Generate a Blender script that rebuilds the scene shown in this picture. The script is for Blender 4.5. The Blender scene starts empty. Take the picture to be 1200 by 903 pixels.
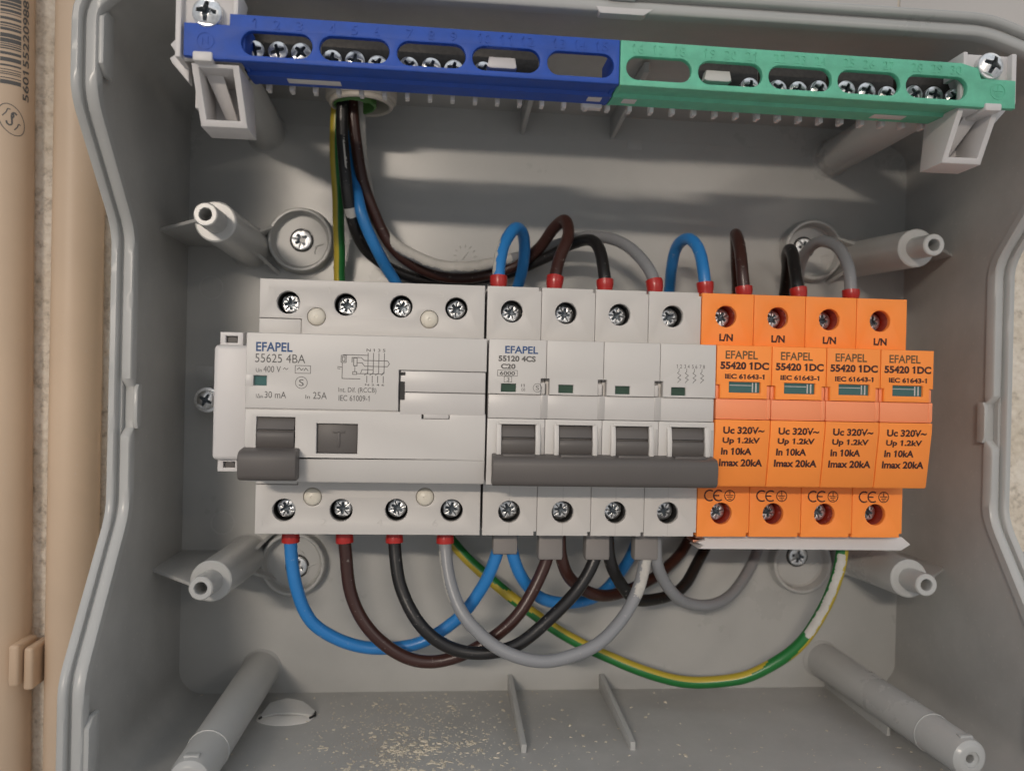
import bpy, bmesh, math, random
from mathutils import Vector, Matrix, noise
random.seed(7)
PI = math.pi
S = 0.001                      # everything below is measured in millimetres: x right, y up, z out of the box
sc = bpy.context.scene
COL = sc.collection

def V(p):                      # millimetres -> Blender metres (the enclosure hangs on a vertical wall)
    return Vector((p[0]*S, -p[2]*S, p[1]*S))

# ---------------------------------------------------------------- camera
cd = bpy.data.cameras.new('camera'); cam = bpy.data.objects.new('camera', cd); COL.objects.link(cam)
cd.sensor_width = 36.0; cd.lens = 28.2667; cd.clip_start = 0.01; cd.clip_end = 50
R = Matrix(((0.995771501, -0.022299102, -0.089117159), (-0.089041948, 0.004345282, -0.996018398), (0.022597555, 0.999741901, 0.002341353)))
cam.matrix_world = Matrix.Translation(V((57.741, 4.438, 261.707))) @ R.to_4x4()
cd.dof.use_dof = True; cd.dof.focus_distance = 0.252; cd.dof.aperture_fstop = 13.0
sc.camera = cam

# ---------------------------------------------------------------- room light
w = bpy.data.worlds.new('World'); sc.world = w; w.use_nodes = True
nt = w.node_tree; bg = nt.nodes['Background']
tc = nt.nodes.new('ShaderNodeTexCoord'); sx = nt.nodes.new('ShaderNodeSeparateXYZ'); rp = nt.nodes.new('ShaderNodeValToRGB')
nt.links.new(tc.outputs['Generated'], sx.inputs[0])
mr = nt.nodes.new('ShaderNodeMapRange'); mr.inputs[1].default_value = -1; mr.inputs[2].default_value = 1
nt.links.new(sx.outputs['Z'], mr.inputs[0]); nt.links.new(mr.outputs[0], rp.inputs[0]); nt.links.new(rp.outputs[0], bg.inputs[0])
rp.color_ramp.elements[0].color = (0.34, 0.32, 0.30, 1); rp.color_ramp.elements[1].color = (0.86, 0.90, 0.96, 1)
e = rp.color_ramp.elements.new(0.5); e.color = (0.46, 0.47, 0.49, 1)
bg.inputs[1].default_value = 0.86

def lamp(name, pos, target, sx_, sy_, watts, col, spread=180):
    l = bpy.data.lights.new(name, 'AREA'); l.shape = 'RECTANGLE'; l.size = sx_; l.size_y = sy_; l.energy = watts; l.color = col; l.spread = math.radians(spread)
    o = bpy.data.objects.new(name, l); COL.objects.link(o); o.location = V(pos)
    o.rotation_euler = (V(target) - V(pos)).to_track_quat('-Z', 'Y').to_euler(); return o
lamp('room_lamp', (100-0.38*1400, 0.29*1400, 1400), (70, -5, 0), 0.42, 0.035, 0.185, (1.0, 0.87, 0.74), 20)
lamp('second_room_lamp', (100+0.52*1400, 0.29*1400, 1400), (100, 0, 0), 0.30, 0.05, 1.1, (1.0, 0.88, 0.76))
sc.view_settings.view_transform = 'Standard'; sc.view_settings.look = 'None'
sc.view_settings.exposure = 0.04; sc.view_settings.gamma = 1.0

# ---------------------------------------------------------------- materials
def nodes(name):
    m = bpy.data.materials.new(name); m.use_nodes = True
    n = m.node_tree; return m, n, n.nodes['Principled BSDF']
def plastic(name, rgb, rough=0.42, var=0.06, scale=180., bump=0.05, spec=0.5, speck=0.0, speck_col=(0.6, 0.57, 0.52), sss=0.0, ovar=0.0):
    m, n, b = nodes(name)
    tc = n.nodes.new('ShaderNodeTexCoord')
    t = n.nodes.new('ShaderNodeTexNoise'); t.inputs['Scale'].default_value = scale*0.25; t.inputs['Detail'].default_value = 8; t.inputs['Roughness'].default_value = 0.65
    n.links.new(tc.outputs['Object'], t.inputs['Vector'])
    r = n.nodes.new('ShaderNodeValToRGB'); n.links.new(t.outputs['Fac'], r.inputs[0])
    r.color_ramp.elements[0].position = 0.3; r.color_ramp.elements[1].position = 0.7
    r.color_ramp.elements[0].color = (*[c*(1-var) for c in rgb], 1); r.color_ramp.elements[1].color = (*[min(1, c*(1+var)) for c in rgb], 1)
    out = r.outputs[0]
    if speck:
        s = n.nodes.new('ShaderNodeTexNoise'); s.inputs['Scale'].default_value = 700; s.inputs['Detail'].default_value = 3
        n.links.new(tc.outputs['Object'], s.inputs['Vector'])
        sr = n.nodes.new('ShaderNodeValToRGB'); sr.color_ramp.elements[0].position = 0.66; sr.color_ramp.elements[1].position = 0.74
        sr.color_ramp.elements[1].color = (speck, speck, speck, 1); n.links.new(s.outputs['Fac'], sr.inputs[0])
        mx = n.nodes.new('ShaderNodeMix'); mx.data_type = 'RGBA'; mx.inputs[7].default_value = (*speck_col, 1)
        n.links.new(sr.outputs[0], mx.inputs[0]); n.links.new(out, mx.inputs[6]); out = mx.outputs[2]
    if ovar:                               # each copy a touch lighter or darker
        oi = n.nodes.new('ShaderNodeObjectInfo'); hs = n.nodes.new('ShaderNodeHueSaturation'); mp = n.nodes.new('ShaderNodeMapRange')
        mp.inputs[3].default_value = 1-ovar; mp.inputs[4].default_value = 1+ovar*.4; n.links.new(oi.outputs['Random'], mp.inputs[0]); n.links.new(mp.outputs[0], hs.inputs['Value']); n.links.new(out, hs.inputs['Color']); out = hs.outputs[0]
    n.links.new(out, b.inputs['Base Color'])
    rr = n.nodes.new('ShaderNodeMapRange'); rr.inputs[3].default_value = rough-0.07; rr.inputs[4].default_value = rough+0.1
    n.links.new(t.outputs['Fac'], rr.inputs[0]); n.links.new(rr.outputs[0], b.inputs['Roughness'])
    b.inputs['Specular IOR Level'].default_value = spec
    if bump:
        f = n.nodes.new('ShaderNodeTexNoise'); f.inputs['Scale'].default_value = 2600; f.inputs['Detail'].default_value = 2
        n.links.new(tc.outputs['Object'], f.inputs['Vector'])
        bp = n.nodes.new('ShaderNodeBump'); bp.inputs['Strength'].default_value = bump; bp.inputs['Distance'].default_value = 0.0002
        n.links.new(f.outputs['Fac'], bp.inputs['Height']); n.links.new(bp.outputs[0], b.inputs['Normal'])
    if sss:
        b.inputs['Subsurface Weight'].default_value = sss; b.inputs['Subsurface Radius'].default_value = (1, 0.4, 0.2); b.inputs['Subsurface Scale'].default_value = 0.002
    return m
def metal(name, rgb, rough=0.3, var=0.25, met=1.0):
    m, n, b = nodes(name)
    tc = n.nodes.new('ShaderNodeTexCoord'); t = n.nodes.new('ShaderNodeTexNoise'); t.inputs['Scale'].default_value = 900; t.inputs['Detail'].default_value = 4
    n.links.new(tc.outputs['Object'], t.inputs['Vector'])
    r = n.nodes.new('ShaderNodeValToRGB'); n.links.new(t.outputs['Fac'], r.inputs[0])
    r.color_ramp.elements[0].position = 0.35; r.color_ramp.elements[1].position = 0.65
    r.color_ramp.elements[0].color = (*[c*(1-var) for c in rgb], 1); r.color_ramp.elements[1].color = (*rgb, 1)
    n.links.new(r.outputs[0], b.inputs['Base Color'])
    b.inputs['Metallic'].default_value = met; b.inputs['Roughness'].default_value = rough
    bp = n.nodes.new('ShaderNodeBump'); bp.inputs['Strength'].default_value = 0.25; bp.inputs['Distance'].default_value = 0.0002
    n.links.new(t.outputs['Fac'], bp.inputs['Height']); n.links.new(bp.outputs[0], b.inputs['Normal'])
    return m
def stone(name):
    m, n, b = nodes(name)
    tc = n.nodes.new('ShaderNodeTexCoord')
    a = n.nodes.new('ShaderNodeTexNoise'); a.inputs['Scale'].default_value = 260; a.inputs['Detail'].default_value = 8; a.inputs['Roughness'].default_value = 0.7
    v = n.nodes.new('ShaderNodeTexVoronoi'); v.inputs['Scale'].default_value = 330
    c = n.nodes.new('ShaderNodeTexNoise'); c.inputs['Scale'].default_value = 40; c.inputs['Detail'].default_value = 6
    for t in (a, v, c): n.links.new(tc.outputs['Object'], t.inputs['Vector'])
    r = n.nodes.new('ShaderNodeValToRGB'); n.links.new(a.outputs['Fac'], r.inputs[0])
    el = r.color_ramp.elements; el[0].position = 0.34; el[0].color = (0.50, 0.44, 0.36, 1); el[1].position = 0.62; el[1].color = (0.90, 0.83, 0.72, 1)
    q = el.new(0.46); q.color = (0.80, 0.72, 0.61, 1)
    r2 = n.nodes.new('ShaderNodeValToRGB'); n.links.new(c.outputs['Fac'], r2.inputs[0])
    r2.color_ramp.elements[0].position = 0.35; r2.color_ramp.elements[0].color = (0.84, 0.81, 0.76, 1); r2.color_ramp.elements[1].position = 0.65; r2.color_ramp.elements[1].color = (1, 1, 1, 1)
    mx = n.nodes.new('ShaderNodeMix'); mx.data_type = 'RGBA'; mx.blend_type = 'MULTIPLY'; mx.inputs[0].default_value = 1
    n.links.new(r.outputs[0], mx.inputs[6]); n.links.new(r2.outputs[0], mx.inputs[7]); n.links.new(mx.outputs[2], b.inputs['Base Color'])
    b.inputs['Roughness'].default_value = 0.85
    ad = n.nodes.new('ShaderNodeMath'); ad.operation = 'ADD'; n.links.new(a.outputs['Fac'], ad.inputs[0]); n.links.new(v.outputs['Distance'], ad.inputs[1])
    bp = n.nodes.new('ShaderNodeBump'); bp.inputs['Strength'].default_value = 0.7; bp.inputs['Distance'].default_value = 0.0012
    n.links.new(ad.outputs[0], bp.inputs['Height']); n.links.new(bp.outputs[0], b.inputs['Normal'])
    return m

GREY = plastic('grey_enclosure_plastic', (0.43, 0.43, 0.415), 0.28, 0.09, 60, 0.04, speck=0.14)
GREYF = plastic('grey_plastic_dusty', (0.405, 0.40, 0.382), 0.36, 0.12, 120, 0.06, speck=0.4)
PALE = plastic('pale_grey_plastic', (0.60, 0.58, 0.57), 0.42, 0.03)
WHITE = plastic('white_device_plastic', (0.545, 0.525, 0.50), 0.45, 0.03, 100, 0.05)
WHITEB = plastic('white_label_holder', (0.52, 0.50, 0.48), 0.36, 0.05, 100, 0.02)
IVORY = plastic('ivory_rivet_cap', (0.68, 0.64, 0.55), 0.35, 0.03)
DARKG = plastic('dark_grey_lever_plastic', (0.092, 0.083, 0.078), 0.5, 0.05, 150, 0.08)
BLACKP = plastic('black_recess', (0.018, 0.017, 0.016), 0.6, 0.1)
ORANGE = plastic('orange_device_plastic', (0.97, 0.285, 0.045), 0.45, 0.05, 100, 0.05, ovar=0.06)
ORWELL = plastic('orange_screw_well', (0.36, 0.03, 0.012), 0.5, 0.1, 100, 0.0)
PINK = plastic('clear_pinkish_orange_label_holder', (0.84, 0.27, 0.115), 0.42, 0.06, 60, 0.02)
BLUEP = plastic('blue_housing_plastic', (0.012, 0.068, 0.37), 0.55, 0.12, 900, 0.15)
GREENP = plastic('green_housing_plastic', (0.125, 0.47, 0.31), 0.5, 0.12, 900, 0.15)
TEAL = plastic('teal_window', (0.05, 0.13, 0.125), 0.15, 0.1, 300, 0.0)
GREENW = plastic('dark_green_window', (0.03, 0.062, 0.04), 0.2, 0.2, 300, 0.0)
INK = plastic('black_ink', (0.03, 0.027, 0.025), 0.6, 0.1, 500, 0)
INKG = plastic('grey_ink', (0.10, 0.095, 0.09), 0.6, 0.1, 500, 0)
INKB = plastic('blue_ink', (0.03, 0.075, 0.19), 0.6, 0.1, 500, 0)
INKR = plastic('dark_ink_on_orange', (0.045, 0.009, 0.006), 0.6, 0.1, 500, 0)
INKO = plastic('olive_ink_on_orange', (0.13, 0.07, 0.025), 0.6, 0.1, 500, 0)
ZINC = metal('zinc_screw', (0.86, 0.87, 0.87), 0.36)
STEEL = metal('galvanised_steel', (0.5, 0.5, 0.5), 0.4)
DARKM = metal('dark_screw_recess', (0.10, 0.115, 0.13), 0.4, 0.4)
BLOCKM = metal('dark_terminal_metal', (0.05, 0.045, 0.04), 0.45, 0.3, 0.6)
COPPER = metal('copper_edge', (0.55, 0.26, 0.17), 0.4)
BEIGE = plastic('beige_conduit_plastic', (0.60, 0.445, 0.31), 0.45, 0.06, 60, 0.04, speck=0.15)
BEIGEC = plastic('beige_clip_plastic', (0.60, 0.43, 0.29), 0.45, 0.03)
STONE = stone('speckled_stone')
TILE = plastic('white_tile', (0.62, 0.58, 0.54), 0.3, 0.05, 40, 0.03, speck=0.25)
TILEG = plastic('pale_grey_tile', (0.44, 0.43, 0.42), 0.4, 0.06, 60, 0.05, speck=0.4)
CW = dict(blue=plastic('blue_insulation', (0.025, 0.20, 0.52), 0.33, 0.05, 200, 0.03, speck=0.22), brown=plastic('brown_insulation', (0.045, 0.017, 0.013), 0.3, 0.08, 200, 0.03, speck=0.22),
          black=plastic('black_insulation', (0.012, 0.011, 0.011), 0.33, 0.1, 200, 0.03, speck=0.22), grey=plastic('grey_insulation', (0.235, 0.24, 0.25), 0.36, 0.05, 200, 0.03, speck=0.22),
          green=plastic('green_insulation', (0.012, 0.15, 0.03), 0.33, 0.06, 200, 0.03), yellow=plastic('yellow_insulation', (0.44, 0.34, 0.035), 0.33, 0.06, 200, 0.03))
REDF = plastic('red_ferrule_plastic', (0.42, 0.02, 0.016), 0.28, 0.06, 200, 0.0)
GREYF2 = plastic('grey_ferrule_plastic', (0.20, 0.185, 0.175), 0.45, 0.04, 200, 0.02)
KNOCK = plastic('knockout_light_white', (0.82, 0.79, 0.74), 0.6)  # pale colour stands in for outside light seen through the knocked-out hole
GLANDC = plastic('beige_grey_gland', (0.50, 0.46, 0.40), 0.4)
PAINT = plastic('dried_white_paint', (0.47, 0.455, 0.42), 0.8, 0.12, 900, 0.3)
GLANDG = plastic('green_conduit_plastic', (0.09, 0.22, 0.06), 0.45, 0.1, 200, 0.05)
DUST2 = plastic('tan_drill_dust', (0.40, 0.31, 0.21), 0.9, 0.2, 2500, 0.2)
SEAMG = plastic('grey_strip_and_groove_shade', (0.40, 0.385, 0.37), 0.35, 0.06)  # clear strips, and shade painted over the grooves between poles
DUST = plastic('plaster_dust', (0.64, 0.575, 0.46), 0.9, 0.3, 2500, 0.2)

# ---------------------------------------------------------------- building tools
def curve_plate(outer, holes, h, b):
    cu = bpy.data.curves.new('c', 'CURVE'); cu.dimensions = '2D'; cu.fill_mode = 'BOTH'
    cu.extrude = max(h/2-b, 0); cu.bevel_depth = b; cu.bevel_resolution = 1; cu.offset = -b
    for P in [outer]+list(holes):
        s = cu.splines.new('POLY'); s.points.add(len(P)-1)
        for p, q in zip(s.points, P): p.co = (q[0], q[1], 0, 1)
        s.use_cyclic_u = True
    o = bpy.data.objects.new('c', cu); me = bpy.data.meshes.new_from_object(o)
    vs = [tuple(v.co) for v in me.vertices]; fs = [tuple(p.vertices) for p in me.polygons]
    bpy.data.objects.remove(o); bpy.data.curves.remove(cu); bpy.data.meshes.remove(me)
    return vs, fs
def circle(cx, cy, r, n=28, a0=0): return [(cx+r*math.cos(a0+2*PI*i/n), cy+r*math.sin(a0+2*PI*i/n)) for i in range(n)]
def rrect(x0, x1, y0, y1, r=1., n=4):
    out = []
    for cx, cy, a in ((x1-r, y1-r, 0), (x0+r, y1-r, PI/2), (x0+r, y0+r, PI), (x1-r, y0+r, 1.5*PI)):
        out += [(cx+r*math.cos(a+PI/2*i/n), cy+r*math.sin(a+PI/2*i/n)) for i in range(n+1)]
    return out
def rect(x0, x1, y0, y1): return [(x0, y0), (x1, y0), (x1, y1), (x0, y1)]
def spline(P, step=1.2):                 # centripetal Catmull-Rom through the points
    P = [Vector(p) for p in P]; P = [2*P[0]-P[1]]+P+[2*P[-1]-P[-2]]; out = []
    for i in range(1, len(P)-2):
        p0, p1, p2, p3 = P[i-1:i+3]
        t0 = 0; t1 = t0+(p1-p0).length**.5; t2 = t1+(p2-p1).length**.5; t3 = t2+(p3-p2).length**.5
        n = max(2, int((p2-p1).length/step))
        for k in range(n):
            t = t1+(t2-t1)*k/n
            A1 = (t1-t)/(t1-t0)*p0+(t-t0)/(t1-t0)*p1; A2 = (t2-t)/(t2-t1)*p1+(t-t1)/(t2-t1)*p2; A3 = (t3-t)/(t3-t2)*p2+(t-t2)/(t3-t2)*p3
            B1 = (t2-t)/(t2-t0)*A1+(t-t0)/(t2-t0)*A2; B2 = (t3-t)/(t3-t1)*A2+(t-t1)/(t3-t1)*A3
            out.append((t2-t)/(t2-t1)*B1+(t-t1)/(t2-t1)*B2)
    out.append(P[-2]); return out

ORIG = {}
class MB:
    def __init__(s): s.v = []; s.f = []; s.m = []; s.flat = set()
    def add(s, vs, fs, mi=0, flat=False):
        k = len(s.v)
        if flat: s.flat.update(range(len(s.f), len(s.f)+len(fs)))
        s.v += [tuple(v) for v in vs]; s.f += [tuple(i+k for i in f) for f in fs]; s.m += [mi]*len(fs); return s
    def box(s, x0, x1, y0, y1, z0, z1, b=0.3, mi=0, seg=2):
        bm = bmesh.new(); bmesh.ops.create_cube(bm, size=1)
        for v in bm.verts: v.co = ((x0+x1)/2+v.co.x*(x1-x0), (y0+y1)/2+v.co.y*(y1-y0), (z0+z1)/2+v.co.z*(z1-z0))
        if b: bmesh.ops.bevel(bm, geom=bm.edges[:], offset=b, segments=seg, affect='EDGES', profile=0.5)
        bm.verts.index_update(); s.add([v.co[:] for v in bm.verts], [[v.index for v in f.verts] for f in bm.faces], mi, True); bm.free(); return s
    def plate(s, outer, holes, a0, a1, axis='z', b=0.2, mi=0):
        vs, fs = curve_plate(outer, holes, a1-a0, b); c = (a0+a1)/2
        if axis == 'z': vs = [(u, v, w+c) for u, v, w in vs]
        elif axis == 'x': vs = [(w+c, u, v) for u, v, w in vs]
        else: vs = [(u, w+c, v) for u, v, w in vs]
        return s.add(vs, fs, mi, True)
    def tube(s, pts, r, n=14, mi=None, cap=True, arc=None):
        pts = [Vector(p) for p in pts]; T = []
        for i in range(len(pts)): T.append((pts[min(i+1, len(pts)-1)]-pts[max(i-1, 0)]).normalized())
        u = Vector((0, 0, 1)); u = (u-T[0]*u.dot(T[0])); u = u.normalized() if u.length > .1 else Vector((1, 0, 0))
        k = len(s.v)
        for i, (p, t) in enumerate(zip(pts, T)):
            u = (u-t*u.dot(t)).normalized(); w_ = t.cross(u); ri = r(i/(len(pts)-1)) if callable(r) else r
            for j in range(n): a = 2*PI*j/n; s.v.append(tuple(p+(u*math.cos(a)+w_*math.sin(a))*ri))
        for i in range(len(pts)-1):
            for j in range(n):
                if arc and not arc(i, j): continue
                s.f.append((k+i*n+j, k+i*n+(j+1) % n, k+(i+1)*n+(j+1) % n, k+(i+1)*n+j)); s.m.append(mi(i, j) if mi else 0)
        if cap:
            s.f.append(tuple(k+j for j in range(n))[::-1]); s.m.append(0); s.f.append(tuple(k+(len(pts)-1)*n+j for j in range(n))); s.m.append(0)
        return s
    def tube_n(s, pts, r, n, mi=None, keep=None):      # tube whose faces are sorted or dropped by their outward direction
        k0 = len(s.f); s.tube(pts, r, n, cap=keep is None); pts = [Vector(p) for p in pts]; m = len(pts); F = []; M_ = []
        for q in range(k0, len(s.f)):
            i, j = divmod(q-k0, n)
            if i >= m-1: F.append(s.f[q]); M_.append(0); continue
            cen = sum((Vector(s.v[v]) for v in s.f[q]), Vector())/4; nn = (cen-(pts[i]+pts[i+1])/2).normalized()
            if keep and not keep(i/(m-1), nn, cen): continue
            F.append(s.f[q]); M_.append(mi(i/(m-1), nn) if mi else 0)
        s.f[k0:] = F; s.m[k0:] = M_; return s
    def lathe(s, prof, base, tip_dir=(0, 0, 1), n=32, mi=0, close=False):   # prof: (radius, height along the axis)
        d = Vector(tip_dir).normalized(); a = Vector((1, 0, 0)) if abs(d.x) < .9 else Vector((0, 1, 0)); u = (a-d*a.dot(d)).normalized(); w_ = d.cross(u); k = len(s.v); o = Vector(base)
        for r, h in prof:
            for j in range(n): t = 2*PI*j/n; s.v.append(tuple(o+d*h+(u*math.cos(t)+w_*math.sin(t))*r))
        for i in range(len(prof)-1):
            for j in range(n): s.f.append((k+i*n+j, k+i*n+(j+1) % n, k+(i+1)*n+(j+1) % n, k+(i+1)*n+j)); s.m.append(mi)
        return s
    def text(s, body, x0, y0, x1, y1, z, h=0.0, bold=0.0, mi=0, fit=True):
        cu = bpy.data.curves.new('t', 'FONT'); cu.body = body; cu.size = 10; cu.extrude = 0; cu.offset = bold; cu.resolution_u = 4
        o = bpy.data.objects.new('t', cu); me = bpy.data.meshes.new_from_object(o)
        vs = [v.co.copy() for v in me.vertices]; fs = [tuple(p.vertices) for p in me.polygons]
        bpy.data.meshes.remove(me)
        for i, ch in enumerate(body):          # the built-in 1 is a bare stroke: add its flag
            if ch != '1': continue
            cu.body = body[:i+1]; m2 = bpy.data.meshes.new_from_object(o); xr = max(v.co.x for v in m2.vertices); yt = max(v.co.y for v in m2.vertices if v.co.x > xr-1.5); bpy.data.meshes.remove(m2)
            k = len(vs); sw = .85+2*bold; vs += [Vector((xr-sw*.6, yt, 0)), Vector((xr-sw-1.3, yt-1.3, 0)), Vector((xr-sw-1.3, yt-2.2-bold, 0)), Vector((xr-sw*.6, yt-1.2-bold, 0))]; fs.append((k, k+1, k+2, k+3))
        bpy.data.objects.remove(o); bpy.data.curves.remove(cu)
        a0 = min(v.x for v in vs); a1 = max(v.x for v in vs); b0 = min(v.y for v in vs); b1 = max(v.y for v in vs)
        P = [(x0+(v.x-a0)/(a1-a0)*(x1-x0), y0+(v.y-b0)/(b1-b0)*(y1-y0), z+h) for v in vs]
        s.add(P, fs, mi)
        if h:                                  # raised lettering: side walls along the outline
            cnt = {}
            for f in fs:
                for i in range(len(f)):
                    e_ = (f[i], f[(i+1) % len(f)]); cnt[tuple(sorted(e_))] = cnt.get(tuple(sorted(e_)), 0)+1
            k = len(s.v); s.v += [(p[0], p[1], z-0.02) for p in P]; kk = k-len(P)
            for (a, b_), c_ in cnt.items():
                if c_ == 1: s.f.append((kk+a, kk+b_, k+b_, k+a)); s.m.append(mi)
        return s
    def line(s, pts, wd, z, mi=0):             # flat printed line
        for (xa, ya), (xb, yb) in zip(pts[:-1], pts[1:]):
            d = Vector((xb-xa, yb-ya)); L = d.length
            if L < 1e-6: continue
            d /= L; q = Vector((-d.y, d.x))*wd/2; e_ = d*wd*.35
            s.add([(xa-e_.x+q.x, ya-e_.y+q.y, z), (xa-e_.x-q.x, ya-e_.y-q.y, z), (xb+e_.x-q.x, yb+e_.y-q.y, z), (xb+e_.x+q.x, yb+e_.y+q.y, z)], [(0, 1, 2, 3)], mi)
            z += 0.0004
        return s
    def map(s, fn): s.v = [fn(*p) for p in s.v]; return s
    def build(s, name, mats, parent=None, origin=None, weld=True, recalc=True, ang=38):
        og = ORIG[parent.name] if parent else (origin or (0, 0, 0))
        me = bpy.data.meshes.new(name); me.from_pydata([V((p[0]-og[0], p[1]-og[1], p[2]-og[2])) for p in s.v], [], s.f)
        mats = mats if isinstance(mats, (list, tuple)) else [mats]
        for m in mats: me.materials.append(m)
        me.polygons.foreach_set('material_index', s.m)
        me.update(); bm = bmesh.new(); bm.from_mesh(me); bm.normal_update()
        for i, f in enumerate(bm.faces): f.smooth = not (i in s.flat and max(abs(q) for q in f.normal) > .9995)
        if weld: bmesh.ops.remove_doubles(bm, verts=bm.verts, dist=2e-6)
        if recalc: bmesh.ops.recalc_face_normals(bm, faces=bm.faces)
        bm.to_mesh(me); bm.free()
        me.set_sharp_from_angle(angle=math.radians(ang)); me.update()
        o = bpy.data.objects.new(name, me); COL.objects.link(o)
        if parent: o.parent = parent
        else: o.location = V(og)
        ORIG[o.name] = og
        return o

def thing(name, label, cat, at, group=None):
    o = bpy.data.objects.new(name, None); COL.objects.link(o); o.location = V(at); o.empty_display_size = 0.01
    o['label'] = label; o['category'] = cat
    if group: o['group'] = group
    ORIG[o.name] = at; return o
def tag(o, label, cat, group=None, kind=None):
    if label: o['label'] = label
    if cat: o['category'] = cat
    if group: o['group'] = group
    if kind: o['kind'] = kind
    return o
def place(src_mesh, name, parent, pos, rot=0.0, rx=0.0, sc_=1.0):   # a part that shares its mesh
    o = bpy.data.objects.new(name, src_mesh); COL.objects.link(o); o.parent = parent; og = ORIG[parent.name]
    o.location = V((pos[0]-og[0], pos[1]-og[1], pos[2]-og[2])); o.rotation_euler = (rx, rot, 0); o.scale = (sc_,)*3; ORIG[o.name] = og; return o

def star(r, wd, thin=0.0, rr=0.0):
    P = []                                  # cross recess outline, with optional thin diagonal cuts
    for k in range(4):
        a = k*PI/2; c, s_ = math.cos(a), math.sin(a)
        def rot(x, y): return (x*c-y*s_, x*s_+y*c)
        P += [rot(r, -wd*.8), rot(r, wd*.8), rot(wd*1.5, wd*1.1)]
        if thin:
            d = 1/math.sqrt(2); q = thin/2
            P += [rot((rr)*d+q*d, (rr)*d-q*d), rot((rr)*d-q*d, (rr)*d+q*d)]
        P += [rot(wd*1.1, wd*1.5)]
    return P
def make_screw(r, dome, thin=True):
    mb = MB(); h = 1.2
    mb.plate(circle(0, 0, r, 40), [star(r*.66, r*.15, r*.07 if thin else 0, r*.86)], -h, 0, 'z', min(.25, r*.07))
    def rise(x, y, z):
        d = math.hypot(x, y)/r; return (x, y, z+(dome*(1-d*d) if z > -h*.5 else 0))
    mb.map(rise)
    mb.lathe([(r*.95, -h*.9), (0.01, -h*.9-r*.1)], (0, 0, 0), n=20, mi=1)
    mb.lathe([(r*.95, -h), (r*.95, -3)], (0, 0, 0), n=20, mi=0)
    o = mb.build('screw_source', [ZINC, DARKM]); me = o.data; bpy.data.objects.remove(o); me.name = 'screw'; return me
SCREW_T = make_screw(3.05, 0.35)            # device terminals
SCREW_B = make_screw(3.0, 0.9, False)       # bar terminals
SCREW_P = make_screw(4.2, 1.9, False)       # pan head
SCREW_F = make_screw(3.75, 0.05)            # countersunk fixing

# ================================================================ setting: the wall behind
wall = MB(); wall.box(-900, 1100, -900, 900, -90, -59.0, 0); tag(wall.build('wall', STONE, None, (0, 0, -61)), 'speckled beige stone wall behind the enclosure', None, kind='structure')
for nm, bx in (('wall_tile', (-60, 244.2, 119, 420)), ('wall_tile', (245.2, 560, 119, 420)), ('wall_tile', (262, 560, -420, -62))):
    t = MB(); t.box(*bx, -61.2, -58.3, .5); tag(t.build(nm, TILE if bx[2] > 0 else TILEG, None, (bx[0], bx[2], -61)), None, None, kind='structure')
    
# ================================================================ conduit pipes beside the box
def pipe(cx, lean, label):
    mb = MB(); y0, y1 = -420, 420
    pts = [(cx-lean*y, y, -54) for y in range(y0, y1+1, 20)]
    mb.tube(pts, 8.8, 40)
    o = mb.build('conduit_pipe', BEIGE, None, (cx, 0, -54)); tag(o, label, 'conduit pipe', 'beige conduits clipped to the wall'); return o
p1 = pipe(-103.5, .0149, 'beige plastic conduit printed with a barcode, at the left edge of the photo')
p2 = pipe(-78.6, .0045, 'plain beige plastic conduit without printing, beside the grey enclosure wall')
def on_pipe(s, y, lift=0.05, cx=-103.5, lean=.0149):
    a = s/8.8; r = 8.8+lift; return (cx-lean*y+r*math.sin(a), y, -54+r*math.cos(a))
bar = MB(); y = 143.0; rnd = random.Random(3)
while y > 108.6:
    wd = rnd.choice([.35, .35, .5, .7, 1.0, 1.5]); k = len(bar.v)
    for j in range(7): bar.v.append(on_pipe(1.7+6.7*j/6, y)); bar.v.append(on_pipe(1.7+6.7*j/6, y-wd))
    for j in range(6): bar.f.append((k+2*j, k+2*j+1, k+2*j+3, k+2*j+2)); bar.m.append(0)
    y -= wd+rnd.choice([.35, .45, .6, 1.0])
def wrap_text(mb, body, s0, s1, y0, y1):      # reads upwards along the pipe
    q = MB(); q.text(body, 0, 0, 1, 1, 0, bold=.18)
    mb.add([on_pipe(s1+(s0-s1)*v[1], y0+(y1-y0)*v[0], .17) for v in q.v], q.f)
wrap_text(bar, '5601552209881', 8.9, 11.4, 104.3, 143.5)
bar.build('printed_barcode', INKG, p1)
lg = MB()
def stroke(pts, wd):
    for a, b in zip(pts[:-1], pts[1:]):
        d = Vector((b[0]-a[0], b[1]-a[1])); d.normalize(); q = Vector((-d.y, d.x))*wd/2
        lg.add([on_pipe(a[0]+q.x, a[1]+q.y), on_pipe(a[0]-q.x, a[1]-q.y), on_pipe(b[0]-q.x, b[1]-q.y), on_pipe(b[0]+q.x, b[1]+q.y)], [(0, 1, 2, 3)])
def er(x, y):
    a = .45; return (5.4+x*math.cos(a)-y*math.sin(a), 96.4+x*math.sin(a)+y*math.cos(a))
stroke([er(3.9*math.cos(t*PI/18), 5.9*math.sin(t*PI/18)) for t in range(37)], .3)
stroke([er(*p) for p in [(1.5, 2.3), (1.2, .9), (.4, .4), (-.5, 1.6), (-1.2, 1.4)]][:3], .5)
stroke([er(*p) for p in [(2.3, 1.0), (2.0, 2.0), (1.2, 2.1), (.5, 1.2), (0, -.2), (-.6, -1.5), (-1.4, -1.7), (-2.0, -.9), (-1.8, .2)]], .6)
stroke([er(*p) for p in [(-2.2, 2.2), (-.6, 2.9), (.6, 4.0), (1.2, 3.4)]], .4)
stroke([er(*p) for p in [(-.8, -3.6), (.5, -3.0), (1.5, -2.0), (2.0, -2.6)]], .4)
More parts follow.
